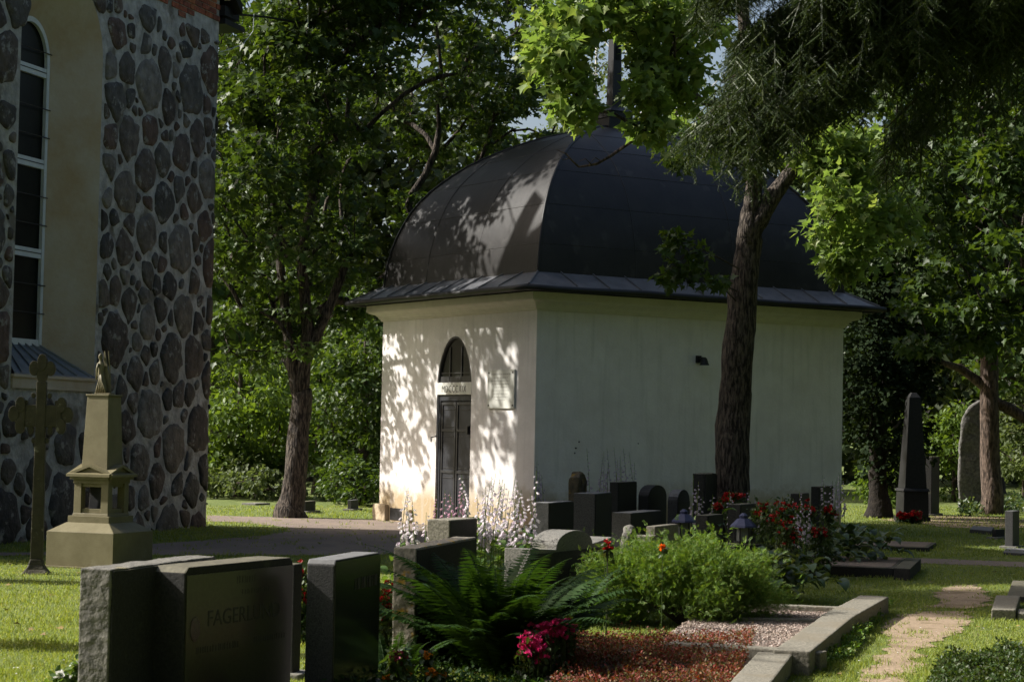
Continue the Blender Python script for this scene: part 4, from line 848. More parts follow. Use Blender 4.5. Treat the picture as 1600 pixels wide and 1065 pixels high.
# pale spikes in the sun: tops surveyed from the photo
def spikes(lst, D):
    out = []
    for x, y in lst: q = A(x, y, D+random.uniform(-.5, .5)); out.append((q[0], q[1], q[2]))
    return out
sp = spikes([(742,742),(750,752),(757,738),(766,748),(775,744),(782,766),(793,748),(801,752),(812,770),(836,735),(830,760),(752,772),(762,780),(773,770),(796,775),(745,778),(806,765),(788,742),(770,758),(760,760),(838,770),(779,755)], 18)
hc = A(778, 850, 18.2); hosta('sunlit hosta with many pale lilac flower spikes before the chapel corner', (hc[0], hc[1]), 170, .20, .6, len(sp), L_host, P_white, 21, spread=.24, hl=.70, region=sp, bsize=.05)
sp = spikes([(622,768),(633,760),(652,775),(658,790),(665,800),(648,795)], 16.6)
hc = A(650, 870, 16.8); hosta('thin group of pale flower stems left of the small grey headstone', (hc[0], hc[1]), 16, .22, .6, len(sp), L_host, P_white, 22, region=sp, spread=.12)
sp = spikes([(692,765),(700,760),(711,768),(723,750),(715,775),(686,775)], 18.2)
hc = A(705, 850, 18.3); hosta('pinkish flower spikes in front of the chapel door behind the small grey headstone', (hc[0], hc[1]), 16, .22, .6, len(sp), L_host, islmat('pink_petal', [(.55,.30,.42),(.62,.42,.5)], .5, .4, (1,1,1)), 23, region=sp, spread=.12)
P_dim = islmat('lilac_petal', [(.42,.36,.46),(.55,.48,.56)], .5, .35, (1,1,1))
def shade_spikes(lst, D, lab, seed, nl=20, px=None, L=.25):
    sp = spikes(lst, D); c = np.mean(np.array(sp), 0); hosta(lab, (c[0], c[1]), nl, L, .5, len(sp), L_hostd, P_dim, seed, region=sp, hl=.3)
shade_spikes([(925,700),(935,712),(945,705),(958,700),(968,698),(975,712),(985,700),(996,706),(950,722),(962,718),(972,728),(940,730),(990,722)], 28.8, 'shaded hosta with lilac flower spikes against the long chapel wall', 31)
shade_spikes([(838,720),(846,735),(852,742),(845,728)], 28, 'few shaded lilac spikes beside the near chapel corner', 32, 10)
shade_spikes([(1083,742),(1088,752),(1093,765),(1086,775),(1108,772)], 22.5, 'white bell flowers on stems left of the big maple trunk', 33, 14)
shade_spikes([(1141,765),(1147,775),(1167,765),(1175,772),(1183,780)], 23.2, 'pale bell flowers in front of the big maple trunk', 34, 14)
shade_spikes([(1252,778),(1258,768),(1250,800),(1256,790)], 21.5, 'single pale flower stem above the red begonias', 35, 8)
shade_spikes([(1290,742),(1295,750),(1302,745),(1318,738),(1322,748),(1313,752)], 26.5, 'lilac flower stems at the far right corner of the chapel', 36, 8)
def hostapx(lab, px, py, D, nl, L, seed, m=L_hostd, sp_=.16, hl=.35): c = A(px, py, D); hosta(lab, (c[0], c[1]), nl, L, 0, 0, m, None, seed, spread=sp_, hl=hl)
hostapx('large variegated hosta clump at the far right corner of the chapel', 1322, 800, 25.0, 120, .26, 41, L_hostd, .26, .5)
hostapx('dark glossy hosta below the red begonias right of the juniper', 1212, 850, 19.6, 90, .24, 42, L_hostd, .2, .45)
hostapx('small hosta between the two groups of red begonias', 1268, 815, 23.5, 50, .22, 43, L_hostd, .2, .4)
hostapx('leafy clump behind the first blue-roofed lantern', 1088, 790, 22.2, 26, .2, 44, L_host, .08, .75)
def bedding(name, label, spec, petm, leafm, seed, fl=.03, leaf=.05, cat='flowers', nleaf=260, nfl=15, pet=8):
    """spec: list of (px,py,D,rx,ry_px) blobs; flower heads over foliage standing on the ground"""
    rn = np.random.default_rng(seed); c0 = A(spec[0][0], spec[0][1], spec[0][2]); r = root(name, (c0[0], c0[1], 0), label, cat); pl = []; pf = []
    st = MB()
    for (px, py, D, rx, ry) in spec:
        c = A(px, py, D); k = D/F; n = nleaf
        P_ = c+rn.normal(size=(n, 3))*np.array([rx*k*.55, rx*k*.5, ry*k*.5]); P_ = P_[P_[:, 2] > .01]; low = P_.copy(); low[:, 2] *= rn.random(len(P_)); P_ = np.concatenate([P_, low])
        V = leaves_at(P_, .02, 1, leaf, 'oval', flat=1); pl.append(V)
        for i in range(nfl):
            f = c+rn.normal(size=3)*np.array([rx*k*.5, rx*k*.4, ry*k*.45])+np.array([0, -rx*k*.3, ry*k*.15])
            if f[2] < .03: continue
            if i % 3 == 0: st.tube([np.array([f[0], f[1]+.02, 0]), f], .003, 4, cap=False)
            d = rn.normal(size=(pet, 3)); d[:, 2] = np.abs(d[:, 2]); X, Y, Z = basis(d, rn.normal(size=(pet, 3))+np.array([0, -.6, .8])); pf.append(inst(OVAL*np.array([1.4, 1, 1]), OVAL_F, np.repeat(f[None], pet, 0), X, Y, Z, fl*rn.uniform(.7, 1.1, pet)))
    V, Fl = merge(pl); npm('leaves', V, Fl, leafm, r); V, Fl = merge(pf); npm('flowers', V, Fl, petm, r)
    if st.v: st.build('stems', leafm, r)
    return r
bedding('begonia', 'red begonias with dark leaves right of the second lantern', [(1205,815,20.4,26,24),(1225,800,20.8,20,20),(1232,835,20.0,18,16),(1190,800,20.6,14,12)], P_red, L_bed, 51, .034)
bedding('begonia', 'small red begonia tuft on top of the squat headstone row by the maple foot', [(1119,793,23.0,9,5)], P_red, L_bed, 52, .055, nfl=12, nleaf=60)
bedding('begonia', 'bright red flowers at the foot of the big maple', [(1150,776,24.0,12,6),(1133,782,24.2,8,4)], P_red, L_bed, 53, .055, nfl=14, nleaf=60)
bedding('begonia', 'red begonias near the hosta clump at the chapel far end', [(1280,832,23.0,14,9),(1262,800,23.2,16,12),(1295,800,23.4,8,9)], P_red, L_bed, 54, .045)
bedding('begonia', 'row of red flowers at the foot of the black obelisk', [(1412,808,39.2,9,5),(1430,807,39.2,10,6)], P_red, L_bed, 55, .09, nfl=22, leaf=.08, nleaf=120)
bedding('begonia', 'red flowers between the black granite and the lichened headstone', [(605,930,14.6,11,18),(600,950,14.4,10,20)], P_red, L_bed, 56, .035, nfl=26)
bedding('begonia', 'sliver of red flowers behind the FAGERLUND headstone', [(470,905,15.5,6,14),(474,940,15.0,6,22)], P_red, L_bed, 57, .035)
bedding('begonia', 'red flowers on the right shoulder of the arched headstone', [(950,856,16.2,7,8)], P_red, L_bed, 58, .03, nfl=14, nleaf=50)
bedding('garden_flower', 'single orange flower above the juniper', [(1035,857,16.0,3,3)], islmat('orange_petal', [(.75,.12,.01),(.8,.2,.02)], .5, .3), L_bed, 59, .035, nfl=3, nleaf=20)
bedding('garden_flower', 'magenta pink flower clump at the foot of the big fern', [(855,990,13.0,28,18),(830,1015,12.8,20,22),(880,985,13.2,14,14)], P_pink, L_bed, 60, .032, nfl=70, nleaf=120)
bedding('marigold', 'orange marigolds at the lower edge below the lichened headstone', [(668,1027,12.1,6,5),(632,1050,11.9,7,6),(676,1052,11.9,8,6),(690,1054,12.0,4,4),(606,1060,11.8,8,5)], P_or, L_bed, 61, .022, nfl=16, nleaf=60, pet=14)
bedding('garden_flower', 'white flower with pale leaves left of the rough granite headstone', [(124,1045,12.4,6,14),(100,1058,12.4,16,8)], P_wh, L_host, 62, .04, nfl=5, nleaf=120)
bedding('heather', 'magenta plant blurred at the bottom edge beside the marigolds', [(622,1030,11.6,9,14)], islmat('dark_pink', [(.22,.02,.07),(.32,.03,.1)], .6), L_bed, 63, .03, nfl=26)
def cover(name, label, c4, n, size, m, hmax, seed, cat='ground cover', kind='stuff', z0=0., mound=.0, D0=None):
    rn = np.random.default_rng(seed); P_ = [G(*v) for v in c4]; s = rn.random((n, 2)); p = P_[0]*((1-s[:, :1])*(1-s[:, 1:]))+P_[1]*(s[:, :1]*(1-s[:, 1:]))+P_[2]*(s[:, :1]*s[:, 1:])+P_[3]*((1-s[:, :1])*s[:, 1:])
    nz = np.array([pnoise(Vector((q[0]*4, q[1]*4, seed))) for q in p]); keep = nz > -.25; p = p[keep]; nz = nz[keep]; p[:, 2] = z0+hmax*(.35+.8*np.clip(nz+.3, 0, 1))*rn.random(len(p))
    V, Fl = leaves_at(p, .015, 1, size, 'oval', flat=1, droop=-.2); o = npm(name, V, Fl, m, None); o['kind'] = kind; o['label'] = label; o['category'] = cat; return o
cover('red_ground_cover', 'red and green sedum carpet in the lower foreground bed', [(900,1012),(1180,1008),(1150,1090),(860,1090)], 26000, .022, P_sed, .13, 71, z0=.05)
cover('creeping_plant', 'dark leafy creeping plant at the lower right corner', [(1470,1045),(1640,1022),(1660,1110),(1440,1110)], 22000, .03, L_bed, .16, 72)
cover('creeping_plant', 'dark leafy plants along the front of the foreground headstones', [(560,1010),(900,1000),(900,1100),(500,1100)], 9000, .035, L_fern, .14, 73)
cover('creeping_plant', 'low leafy plants at the foot of the standing boulder', [(1500,806),(1600,800),(1600,790),(1500,796)], 3500, .09, L_hostd, .4, 74)
cover('creeping_plant', 'tufty weeds along the outer side of the kerbed plot', [(1350,955),(1395,940),(1330,1030),(1270,1050)], 5000, .03, L_jun, .10, 75)
# ------------------------------------------------------------------ grass
def inpoly(P_, poly):
    x, y = P_[:, 0], P_[:, 1]; c = np.zeros(len(P_), bool); j = len(poly)-1
    for i in range(len(poly)):
        xi, yi = poly[i]; xj, yj = poly[j]
        with np.errstate(divide='ignore', invalid='ignore'): c ^= ((yi > y) != (yj > y)) & (x < (xj-xi)*(y-yi)/(yj-yi)+xi)
        j = i
    return c
def blades(name, n, px, py, hgt, wid, label, cut=None, seed=5):
    rn = np.random.default_rng(seed); u = rn.uniform(px[0], px[1], n); v = rn.uniform(py[0], py[1], n)
    a = u-800; b = v-532.5; cr, sr = math.cos(ROLL), math.sin(ROLL); x = (a*cr+b*sr)/F; y = (a*sr-b*cr)/F; c, s = math.cos(PITCH), math.sin(PITCH); rz = s+y*c; ry = c-y*s; ok = rz < -.02; t = -1.6/rz[ok]
    P_ = np.stack([x[ok]*t, ry[ok]*t, 0*t], 1); keep = np.ones(len(P_), bool)
    for pl in PATHS: jt = P_[:, :2]+rn.normal(size=(len(P_), 2))*(.07 if pl is not PATHS[1] else .03); keep &= ~(inpoly(jt, pl) & (np.array([pnoise(Vector((p[0]*3.1, p[1]*3.1, 2)))+.7*pnoise(Vector((p[0]*9, p[1]*9, 5))) for p in P_]) < .36+.12*rn.random(len(P_))))
    q = P_-P0; keep &= ~((q@d1 > 0) & (q@d1 < L1) & (q@d2 > 0) & (q@d2 < L2)); q = P_-CC; keep &= ~((q@dc > 0) & (q@nc < 0))
    P_ = P_[keep]; nb_ = len(P_); D = P_[:, 1]
    nz = np.array([pnoise(Vector((p[0]*1.3, p[1]*1.3, 3)))+.5*pnoise(Vector((p[0]*5, p[1]*5, 8))) for p in P_]); tip = rn.normal(size=(nb_, 3))*.35; tip[:, 2] += 1; X, Y, Z = basis(tip, rn.normal(size=(nb_, 3))*np.array([1, 1, .1]))
    T = np.array([(-.5,0,0),(.5,0,0),(.28,.55,.0),(0,1,.25)]); h = hgt*rn.uniform(.5, 1.15, nb_)*(1+.7*np.clip(nz, -.6, 1)); V = P_[:, None, :]+X[:, None, :]*(T[None, :, 0:1]*(wid*D/15)[:, None, None])+Y[:, None, :]*(T[None, :, 1:2]*h[:, None, None])+Z[:, None, :]*(T[None, :, 2:3]*h[:, None, None])
    o = npm(name, V.reshape(-1, 3), np.arange(nb_*4).reshape(-1, 4), M_grass, None, kind='stuff'); o['label'] = label; o['category'] = 'grass'
blades('grass', 320000, (-200, 1800), (868, 1130), .036, .0038, 'short sunlit and shaded lawn grass between the graves', seed=5)
blades('grass', 90000, (-200, 1800), (790, 870), .045, .0055, 'shaded lawn grass farther off near the chapel and church', seed=6)
def litter(name, label, n, size, m, z, px, py, seed):
    rn = np.random.default_rng(seed); P_ = np.array([G(u, v, z) for u, v in zip(rn.uniform(*px, n), 868+(rn.random(n)**1.2)*(py[1]-868))]); X, Y, Z = basis(rn.normal(size=(n, 3))*np.array([1, 1, .15]), rn.normal(size=(n, 3))*.25+np.array([0, 0, 1.])); V, Fl = inst(MAPLE, MAPLE_F, P_, X, Y, Z, size*rn.uniform(.5, 1.1, n)); o = npm(name, V, Fl, m, None, kind='stuff'); o['label'] = label; o['category'] = 'litter'
litter('fallen_leaves', 'scattered dry leaves lying on the grass and gravel', 260, .06, islmat('dry_leaf', [(.20,.12,.05),(.28,.20,.07),(.12,.08,.04)], .8), .02, (-100, 1700), (868, 1120), 301)
litter('small_white_flowers', 'tiny white clover heads dotted over the lawn', 420, .018, P_wh, .04, (-100, 1700), (868, 1120), 302)
# ------------------------------------------------------------------ trees
def S_(px, py, D, rx, ry, rz, n, inner=.3): c = A(px, py, D); return shell(c, (rx, ry, rz), n, inner)
def W_(px, py, D, r): q = A(px, py, D); return (q[0], q[1], q[2], r)
# leaning maple left of the chapel
b = G(455, 808); D1 = b[1]
att = np.concatenate([S_(390,330,33.9,.9,1.1,1.4,26), S_(455,130,34.8,1.2,1.2,1.2,22), S_(535,30,35,1.5,1.2,1.3,34), S_(600,-40,35.6,1.3,1.1,1.2,26), S_(470,-60,34.6,1.4,1.1,1.4,24), S_(430,330,D1,1.7,1.9,3.2,60), S_(500,120,D1+.3,1.5,1.8,2.2,36), S_(650,140,D1+3.2,2.6,1.7,2.5,70), S_(780,110,D1+1.2,1.6,1.6,1.7,36), S_(520,420,D1+1.5,1.3,1.3,1.2,26), S_(390,520,D1+.3,1.0,1.0,.8,12), S_(600,-160,D1,4.4,3.8,2.4,80), S_(370,60,D1,1.4,1.6,2.4,30), S_(690,330,D1+1.6,1.,1.0,.9,12)])
tree('maple_tree', b, [[(b[0],b[1],-.1,.34),(b[0]+.02,b[1],.25,.24),W_(462,740,D1,.205),W_(470,650,D1,.19),W_(470,610,D1,.18)], [W_(470,625,D1,.14),W_(452,540,D1,.10),W_(440,430,D1,.08),W_(425,300,D1,.06),W_(430,150,D1,.04)], [W_(471,620,D1,.14),W_(482,520,D1,.115),W_(470,400,D1,.09),W_(500,250,D1,.07),W_(520,80,D1,.05)], [W_(480,560,D1,.10),W_(515,480,D1,.09),W_(548,395,D1,.06)]],
     att, 78, .52, .14, 'maple', L_maple, M_bark, 'big maple with forked leaning trunk on the lawn left of the chapel', flat=.38)
# big maple in front of the long chapel wall
b = A(1139, 800, 28.4); D3 = 28.4
att = np.concatenate([S_(900,25,23.4,.55,.8,.30,22), S_(990,15,23.6,.5,.7,.25,16), S_(1060,45,24,.6,1.,.5,30), S_(868,95,23.0,.20,.4,.30,12), S_(900,150,23.0,.13,.3,.25,7), S_(1012,120,23.4,.13,.4,.40,12), S_(1015,195,23.4,.09,.2,.16,5), S_(1065,130,24,.35,.4,.35,12), S_(1318,320,27.6,.45,.8,.8,30), S_(1330,405,27.4,.30,.3,.35,12), S_(1285,235,28,.3,.6,.35,12), S_(1330,240,27.8,.6,.6,.5,20), S_(1385,330,28,.4,.5,.7,16), S_(1380,-260,28.5,3.4,3.2,2.2,64), S_(1090,230,26.5,.5,.5,.35,6,)])
tree('maple_tree', b, [[(b[0]-.05,b[1],-.1,.36),(b[0]-.03,b[1],.2,.27),W_(1143,740,D3,.235),W_(1147,640,D3,.235),W_(1155,540,D3,.215),W_(1163,440,D3,.20),W_(1170,375,D3,.185),W_(1173,345,D3,.15),W_(1177,310,D3-.05,.12)], [W_(1171,385,D3,.15),W_(1180,290,D3-.1,.115),W_(1172,200,D3-.4,.10),W_(1165,60,D3-.8,.085),W_(1150,-120,D3-1,.07)], [W_(1168,395,D3,.15),W_(1180,352,D3,.15),W_(1198,320,D3,.13),W_(1228,280,D3,.105),W_(1258,240,D3,.09),W_(1300,150,D3,.07),W_(1330,0,D3,.05)], [W_(1165,170,D3-.5,.06),W_(1100,160,26.8,.045),W_(1040,115,25,.03)]],
     att, 38, .27, .135, 'maple', L_bright, M_bark, 'thick-barked maple standing in front of the long chapel wall, bright leaves above', flat=.7, rmin=.008)
# dead twig over the dome and small dark sprigs
r_ = root('dead_branch', A(1000, 215, 26.5), 'bare crooked dead branch hanging in front of the dome', 'branch'); k = MB()
W3 = lambda x, y, D: A(x, y, D)
k.tube([W3(1075,165,26.8), W3(1030,195,26.6), W3(985,222,26.4), W3(955,243,26.3), W3(932,256,26.2), W3(905,261,26.1)], [.035,.03,.026,.022,.02,.014], 7, wob=.4)
k.tube([W3(905,261,26.1), W3(895,252,26.1), W3(884,240,26.0), W3(869,234,26.0)], [.014,.012,.010,.003], 6, wob=.4); k.tube([W3(890,247,26), W3(880,250,26), W3(872,240,26)], [.007,.005,.002], 5)
k.tube([W3(925,258,26.1), W3(915,248,26), W3(905,252,26)], [.008,.006,.003], 5); k.tube([W3(940,252,26.2), W3(930,246,26.1), W3(922,255,26), W3(912,262,26)], [.007,.006,.005,.002], 5); k.build('limb', M_barkr, r_, smooth=True)
r_ = root('leafy_sprig', A(1140, 430, 28.2), 'dark leafy epicormic sprigs growing from the big maple trunk over the eave', 'twig'); k = MB()
for a, b_2, c_2 in ((W3(1152,455,28.2), W3(1120,440,28), W3(1085,425,27.8)), (W3(1155,420,28.2), W3(1100,390,27.8), W3(1050,365,27.5)), (W3(1150,470,28.2), W3(1130,450,28), W3(1110,452,28)), (W3(1100,390,27.8), W3(1070,400,27.6), W3(1035,430,27.4))): k.tube([a, b_2, c_2], [.012,.009,.004], 5)
k.build('stems', M_barkd, r_); cl = np.array([W3(x, y, 27.6) for x, y in ((1050,365),(1065,375),(1045,390),(1080,385),(1060,410),(1040,430),(1085,425),(1110,445),(1125,440),(1070,432),(1095,400),(1050,440),(1060,258),(1045,245),(1075,250))])
V, Fl = leaves_at(cl, .17, 26, .13, 'maple', flat=.8); npm('leaves', V, Fl, L_maple, r_)
# canopy trees left of the view: only their shadows and undersides matter here
def plain_tree(name, label, base, h, r, att, n, crad, ls, kind, lm, bm, **kw):
    bx, by = base; tr = [[(bx,by,-.1,r*1.5),(bx,by,.4,r),(bx+.1,by,h*.5,r*.8),(bx+.15,by+.1,h*.8,r*.5),(bx,by,h,r*.25)]]
    return tree(name, (bx, by), tr, att, n, crad, ls, kind, lm, bm, label, **kw)
plain_tree('maple_tree', 'maple outside the picture on the left whose crown shades the middle graves', (-7.8, 20.9), 11, .3, np.concatenate([shell((-6.3,21.7,8.1),(3.4,1.6,1.3),74), shell((-7.5,21.7,9.2),(3,1.5,1.),30)]), 60, .6, .18, 'dia', L_maple, M_bark)
plain_tree('maple_tree', 'small maple outside the picture on the left shading the foreground fern', (-7.0, 15.0), 6.6, .3, shell((-6.9,15.1,5.7),(1.0,.8,.9),22), 70, .42, .16, 'dia', L_maple, M_bark)
# background
def bg(name, label, px, pyc, D, rx, rz, n, lm, base_px=None, per=60, ls=.34, crad=.9, r=.16, bm=None, ry=None, kind='dia', zmin=.6, flat=.6, inner=.35):
    c = A(px, pyc, D); ry = ry or rx; at_ = shell(c, (rx, ry, rz), n, inner, zmin=zmin); bp = A(base_px or px, 800, D)
    tr = [[(bp[0],bp[1],-.1,r*1.6),(bp[0],bp[1],.5,r),((bp[0]+c[0])/2,(bp[1]+c[1])/2,c[2]*.5,r*.8),(c[0],c[1],c[2]*.9,r*.5),(c[0],c[1],c[2]+rz*.6,r*.2)]]
    return tree(name, (bp[0], bp[1]), tr, at_, per, crad, ls, kind, lm, bm or M_barkd, label, flat=flat, rmin=.015)
bg('linden_tree', 'light green young tree in the sun far behind the leaning maple, left', 375, 640, 47, 1.7, 2.1, 60, L_mid, ls=.16, per=110, crad=.5, kind='oval')
bg('linden_tree', 'light green young tree far behind the leaning maple trunk', 500, 640, 50, 1.8, 2.2, 60, L_mid, ls=.16, per=110, crad=.5, kind='oval')
bg('linden_tree', 'darker young tree between the leaning maple and the chapel corner', 570, 610, 45, 1.2, 2.2, 50, L_maple, ls=.15, per=120, crad=.5, kind='oval')
bg('hedge_shrub', 'low bluish shrub under the trees left of the leaning trunk', 400, 762, 46, 1.9, .75, 36, L_pale, ls=.12, per=90, crad=.35, r=.04, kind='oval', zmin=.1)
bg('hedge_shrub', 'low dark shrub under the trees beside the chapel corner', 560, 765, 43, 1.0, .7, 26, L_maple, ls=.12, per=90, crad=.35, r=.04, kind='oval', zmin=.1)
for i, (px, pyc, D, rx, rz, lm, lab) in enumerate([(330,250,56,4.,6.,L_maple,'dark tall tree behind the church corner'), (480,330,62,4.5,6.,L_far,'tall tree in the second row behind the forked maple'), (640,300,58,4.2,5.2,L_far,'tall tree behind the left curve of the dome'),
    (800,420,60,4.,4.,L_maple,'dark tree hidden mostly behind the chapel'), (1100,400,62,5.,5.,L_maple,'dark broad tree behind the dome on the right'), (1400,300,60,4.5,6.5,L_far,'tall tree behind the obelisk'), (1560,260,64,4.5,7.,L_far,'tall tree at the back right corner'), (1720,400,55,4.,6.,L_maple,'tree at the far right beyond the picture edge'), (200,400,60,4.5,6.,L_maple,'tree hidden behind the church')]):
    bg('deciduous_tree', lab, px, pyc, D, rx, rz, 80, lm, per=75, ls=.34, crad=1.1)
bg('birch_tree', 'airy pale birch against the sky behind the roof lantern', 930, 190, 66, 2.8, 4.2, 70, L_pale, per=60, ls=.16, crad=.8, bm=mat('birch_bark', (.3,.29,.26), (.5,.48,.45), 8))
bg('birch_tree', 'airy pale birch behind the crown of the big maple', 1060, 160, 70, 2.8, 4.4, 60, L_pale, per=60, ls=.16, crad=.8, bm=MATS['birch_bark'])
# right-hand trees
b = G(1548, 803)
att = np.concatenate([S_(1560,250,45,3.0,2.6,3.6,90), S_(1440,380,43,1.9,1.8,2.2,50), S_(1600,520,42,1.6,1.6,1.4,24)])
tree('linden_tree', b, [[(b[0],b[1],-.1,.28),W_(1548,740,b[1],.22),W_(1545,620,b[1],.205),W_(1545,480,b[1],.19),W_(1540,330,b[1],.16),W_(1530,150,b[1],.1)], [W_(1548,625,b[1],.13),W_(1580,640,b[1],.13),W_(1625,668,b[1],.12)], [W_(1546,610,b[1],.12),W_(1500,575,b[1],.09),W_(1450,560,b[1]-1,.05)]], att, 70, .8, .19, 'maple', L_maple, M_barkr, 'tall tree with reddish sunlit trunk beside the standing boulder')
att = np.concatenate([S_(1500,280,33,1.25,1.1,1.5,40), S_(1590,330,30,.7,.8,1.2,22), S_(1470,480,34,1.0,1.,1.0,22), S_(1560,120,31,.9,1.,.9,20), S_(1590,470,33,.8,.8,.8,14)])
tree('maple_tree', (10.2, 33.), [[(10.2,33.,-.1,.25),(10.2,33,.5,.18),(10.0,33,3,.15),(9.2,33,6,.1),(8.6,33,9,.05)]], att, 66, .42, .15, 'maple', L_maple, M_bark, 'maple with hanging sunlit leaves at the right edge, trunk outside the picture')
bg('yew_tree', 'nearly black dense evergreen behind the right corner of the chapel', 1370, 590, 41.8, 1.05, 2.6, 64, L_dark, per=170, ls=.13, crad=.5, r=.2, base_px=1372, bm=mat('black_bark', (.008,.006,.005), (.022,.017,.013), 12, .95, .03, 14))
bg('understory_shrub', 'sunlit light green shrub behind the obelisk', 1490, 700, 54, 1.8, 1.3, 40, L_mid, ls=.15, per=110, crad=.45, r=.05, kind='oval', zmin=.1)
bg('understory_shrub', 'pale green shrub right of the reddish trunk', 1600, 690, 50, 1.3, 1.4, 34, L_pale, ls=.14, per=110, crad=.4, r=.05, kind='oval', zmin=.1)
bg('understory_shrub', 'yellow-green low shrub left of the obelisk foot', 1385, 765, 48, .6, .6, 12, L_mid, ls=.12, per=110, crad=.3, r=.04, kind='oval', zmin=.1)
bg('maple_tree', 'dense shaded maple between the obelisk and the chapel corner', 1400, 330, 43.5, 2.2, 3.6, 90, L_maple, per=85, ls=.16, crad=.6, kind='maple', base_px=1368, bm=mat('black_bark', (.008,.006,.005), (.022,.017,.013), 12, .95, .03, 14))
bg('maple_tree', 'dense shaded maple behind the reddish trunk at the right edge', 1600, 350, 49, 3.0, 4.2, 100, L_maple, per=85, ls=.18, crad=.7, kind='maple', base_px=1660)
# far wood that closes the view between the single trees
rn = np.random.default_rng(99); n = 900; th_ = rn.uniform(-.42, .42, n); D_ = rn.uniform(72, 90, n); C_ = np.stack([np.sin(th_)*D_, np.cos(th_)*D_, rn.uniform(.5, 13, n)*np.where(np.abs(th_) < .1, .8, 1.)], 1)
V, Fl = leaves_at(C_, 1.5, 60, .55, 'dia', flat=.8); o = npm('far_wood', V, Fl, L_far, None); o['kind'] = 'stuff'; o['label'] = 'dim green wood closing the view behind the cemetery'; o['category'] = 'wood'
# woods to the right of and behind the viewer (they shade the scene and mirror in the polished stones)
def copy_tree(o, loc, rz, s, label):
    c = o.copy(); COL.objects.link(c); c.location = loc; c.rotation_euler = (0, 0, rz); c.scale = (s, s, s); c['label'] = label; c['group'] = 'trees outside the picture'
    for h in o.children: d = h.copy(); COL.objects.link(d); d.parent = c
    return c
plain_tree('deciduous_tree', 'broad leafy tree outside the picture behind the viewer', (0., 0.), 9, .22, shell((0.,0.,6.5),(4.2,4.2,5.5),90,zmin=.8), 60, 1., .36, 'dia', L_maple, M_bark, group='trees outside the picture')
pt_ = [o for o in bpy.data.objects if o.get('label') == 'broad leafy tree outside the picture behind the viewer'][0]; pt_.location = (12, 6, 0)
for i, (x, y) in enumerate([(14,14),(15,22),(17,30),(19,38),(9,-3),(3,-6),(-4,-8),(-11,-7),(-16,-2),(-20,5),(20,10),(8,-12),(-2,-15),(21,47),(10.5,10),(9.5,3),(6,-5),(0,-6),(-7,-6),(13,18)]): copy_tree(pt_, (x, y, 0), i*1.3, (.9+.06*(i*7 % 5)) if i < 14 else 1.45, 'broad leafy tree outside the picture behind the viewer')
# spruce: trunk outside the picture, drooping boughs across the upper right
sr = root('spruce_tree', (6.2, 18.2, 0), 'dark weeping spruce boughs hanging into the upper right of the picture', 'tree')
k = MB(); k.tube([(6.2,18.2,-.1), (6.2,18.2,2), (6.2,18.2,8), (6.2,18.2,15)], [.38,.28,.2,.05], 14); k.build('trunk', M_barkd, sr, smooth=True)
bo = MB(); pos = []; tip = []; nr = []; sz = []; rn = np.random.default_rng(17)
def shoot(p, L, den=150, nl=.028, dirv=None):
    d = np.array([rn.normal()*.2, rn.normal()*.2, -1.]) if dirv is None else dirv; d = d/np.linalg.norm(d); n = max(6, int(L*den)); t = rn.random(n)*L
    c = p+d*t[:, None]; a = rn.normal(size=(n, 3)); a -= (a@d)[:, None]*d; a /= np.linalg.norm(a, axis=1, keepdims=True); pos.append(c); tip.append(a+d*.55); nr.append(rn.normal(size=(n, 3))); sz.append(np.full(n, nl)*rn.uniform(.7, 1.2, n))
    spk.append((p, d, L, .009 if L > .3 else .007))
    return d
spk = []
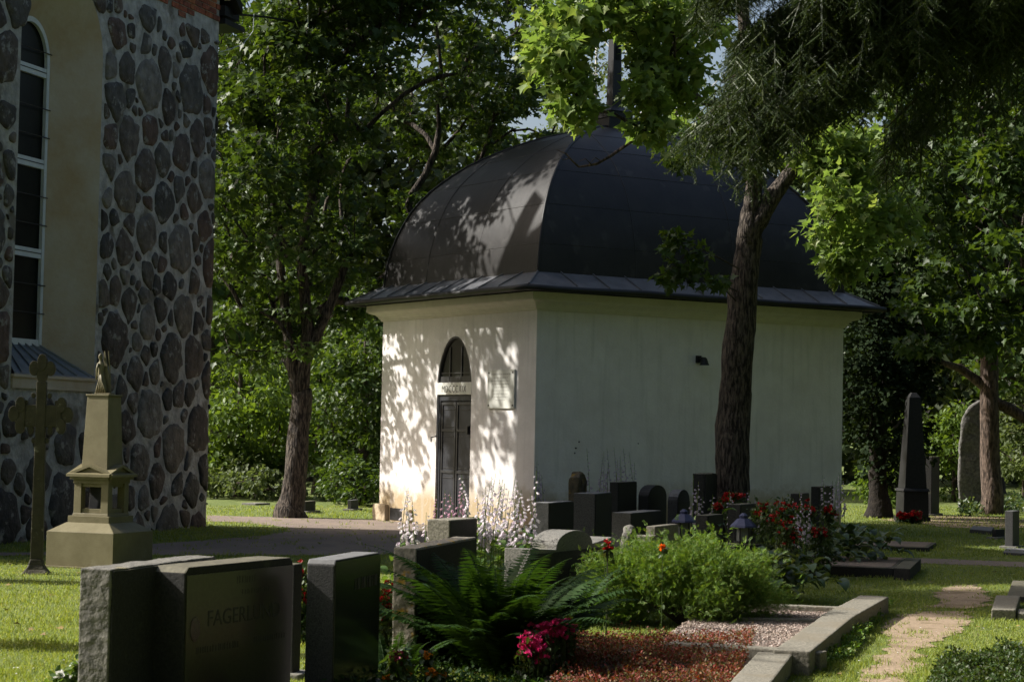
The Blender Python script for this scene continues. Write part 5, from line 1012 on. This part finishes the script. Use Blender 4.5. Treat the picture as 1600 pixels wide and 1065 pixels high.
def bough(e, z0, hang, ns, den=100, fork=17, yj=.3, s0=.3):
    a = np.array([6.2, 18.2, z0]); e = np.array(e, float); mid = (a+e)/2+EZ*.35; P_ = [a, a*.6+mid*.4, mid, mid*.4+e*.6+EZ*.12, e]; bo.tube(P_, [.05,.04,.03,.018,.006], 6, cap=False)
    P_ = np.array(P_)
    for i in range(int(ns*(2.6 if e[2] < 4.9 else 4.4))):
        t = s0+(1-s0)*rn.random()**.8; f = t*4; j = min(3, int(f)); p = P_[j]+(P_[j+1]-P_[j])*(f-j); p = p+np.array([rn.normal()*.05, rn.normal()*yj, rn.normal()*.04]); L = hang*rn.uniform(.25, .95)*(1.15-.3*t)
        d = shoot(p, L, den); bo.tube([p, p+d*L*.9], [.0035, .0015], 3, cap=False)
        for q in range(fork):
            tt_ = rn.random()*L*.8; az = rn.random()*6.28; v = np.array([math.cos(az)*1.1, math.sin(az)*1.1, -.9]); shoot(p+d*tt_, rn.uniform(.08, .26), den*1.5, dirv=v)
for e, z0, hang, ns in ((A(1085,190,18),6.0,.75,60),(A(1150,200,17.9),6.0,.95,90),(A(1215,170,18.3),6.2,.75,60),(A(1128,130,18),6.2,.95,60),(A(1150,60,18.4),6.8,1.0,70),(A(1195,110,18.6),6.6,.95,60),(A(1105,-30,18.2),7.2,.75,60),(A(1235,10,19),7.0,1.15,80),(A(1290,60,18.6),6.6,1.0,70),(A(1330,-20,18.2),7.0,1.05,90),(A(1385,200,18.8),6.0,1.35,34),(A(1440,-40,19),6.8,.6,50),(A(1560,-60,17.2),6.4,.7,90),(A(1390,20,17.8),6.4,.8,50),(A(1270,-60,17.6),7.4,1.2,80),(A(1500,-90,17.8),7.4,.5,50)):
    bough(e, z0, hang, ns)
for e, z0, hang, ns in (((3.5,17.2,8.4),8.6,1.,50),((4,19.4,9.4),9.6,1.,50),((4.6,17.5,11),11.2,.9,40),((8.5,18,7),7.4,1.,40)): bough(e, z0, hang, ns, den=60, fork=3)
bo.build('branches', M_barkd, sr); pos = np.concatenate(pos); X, Y, Z = basis(np.concatenate(tip), np.concatenate(nr)); V, Fl = inst(NEED*np.array([2.2,1,1]), NEED_F, pos, X, Y, Z, np.concatenate(sz)); 
sp_p = np.array([a[0] for a in spk]); sp_d = np.array([a[1] for a in spk]); sp_l = np.array([a[2] for a in spk]); sp_w = np.array([a[3] for a in spk]); X, Y, Z = basis(sp_d, rn.normal(size=(len(spk), 3)))
qd = np.array([(-.6,0),(.6,0),(.8,.6),(0,1),(-.8,.6)]); Vq = sp_p[:, None, :]+X[:, None, :]*(qd[None, :, 0:1]*sp_w[:, None, None])+Y[:, None, :]*(qd[None, :, 1:2]*sp_l[:, None, None])
V, Fl = merge([(V, Fl), (Vq.reshape(-1, 3), [np.arange(len(spk)*5).reshape(-1, 5)])]); npm('needles', V, Fl, L_need, sr); print('NEEDLES', len(pos), len(spk))
print('STATS', len(bpy.data.objects), sum(len(m.vertices) for m in bpy.data.meshes))
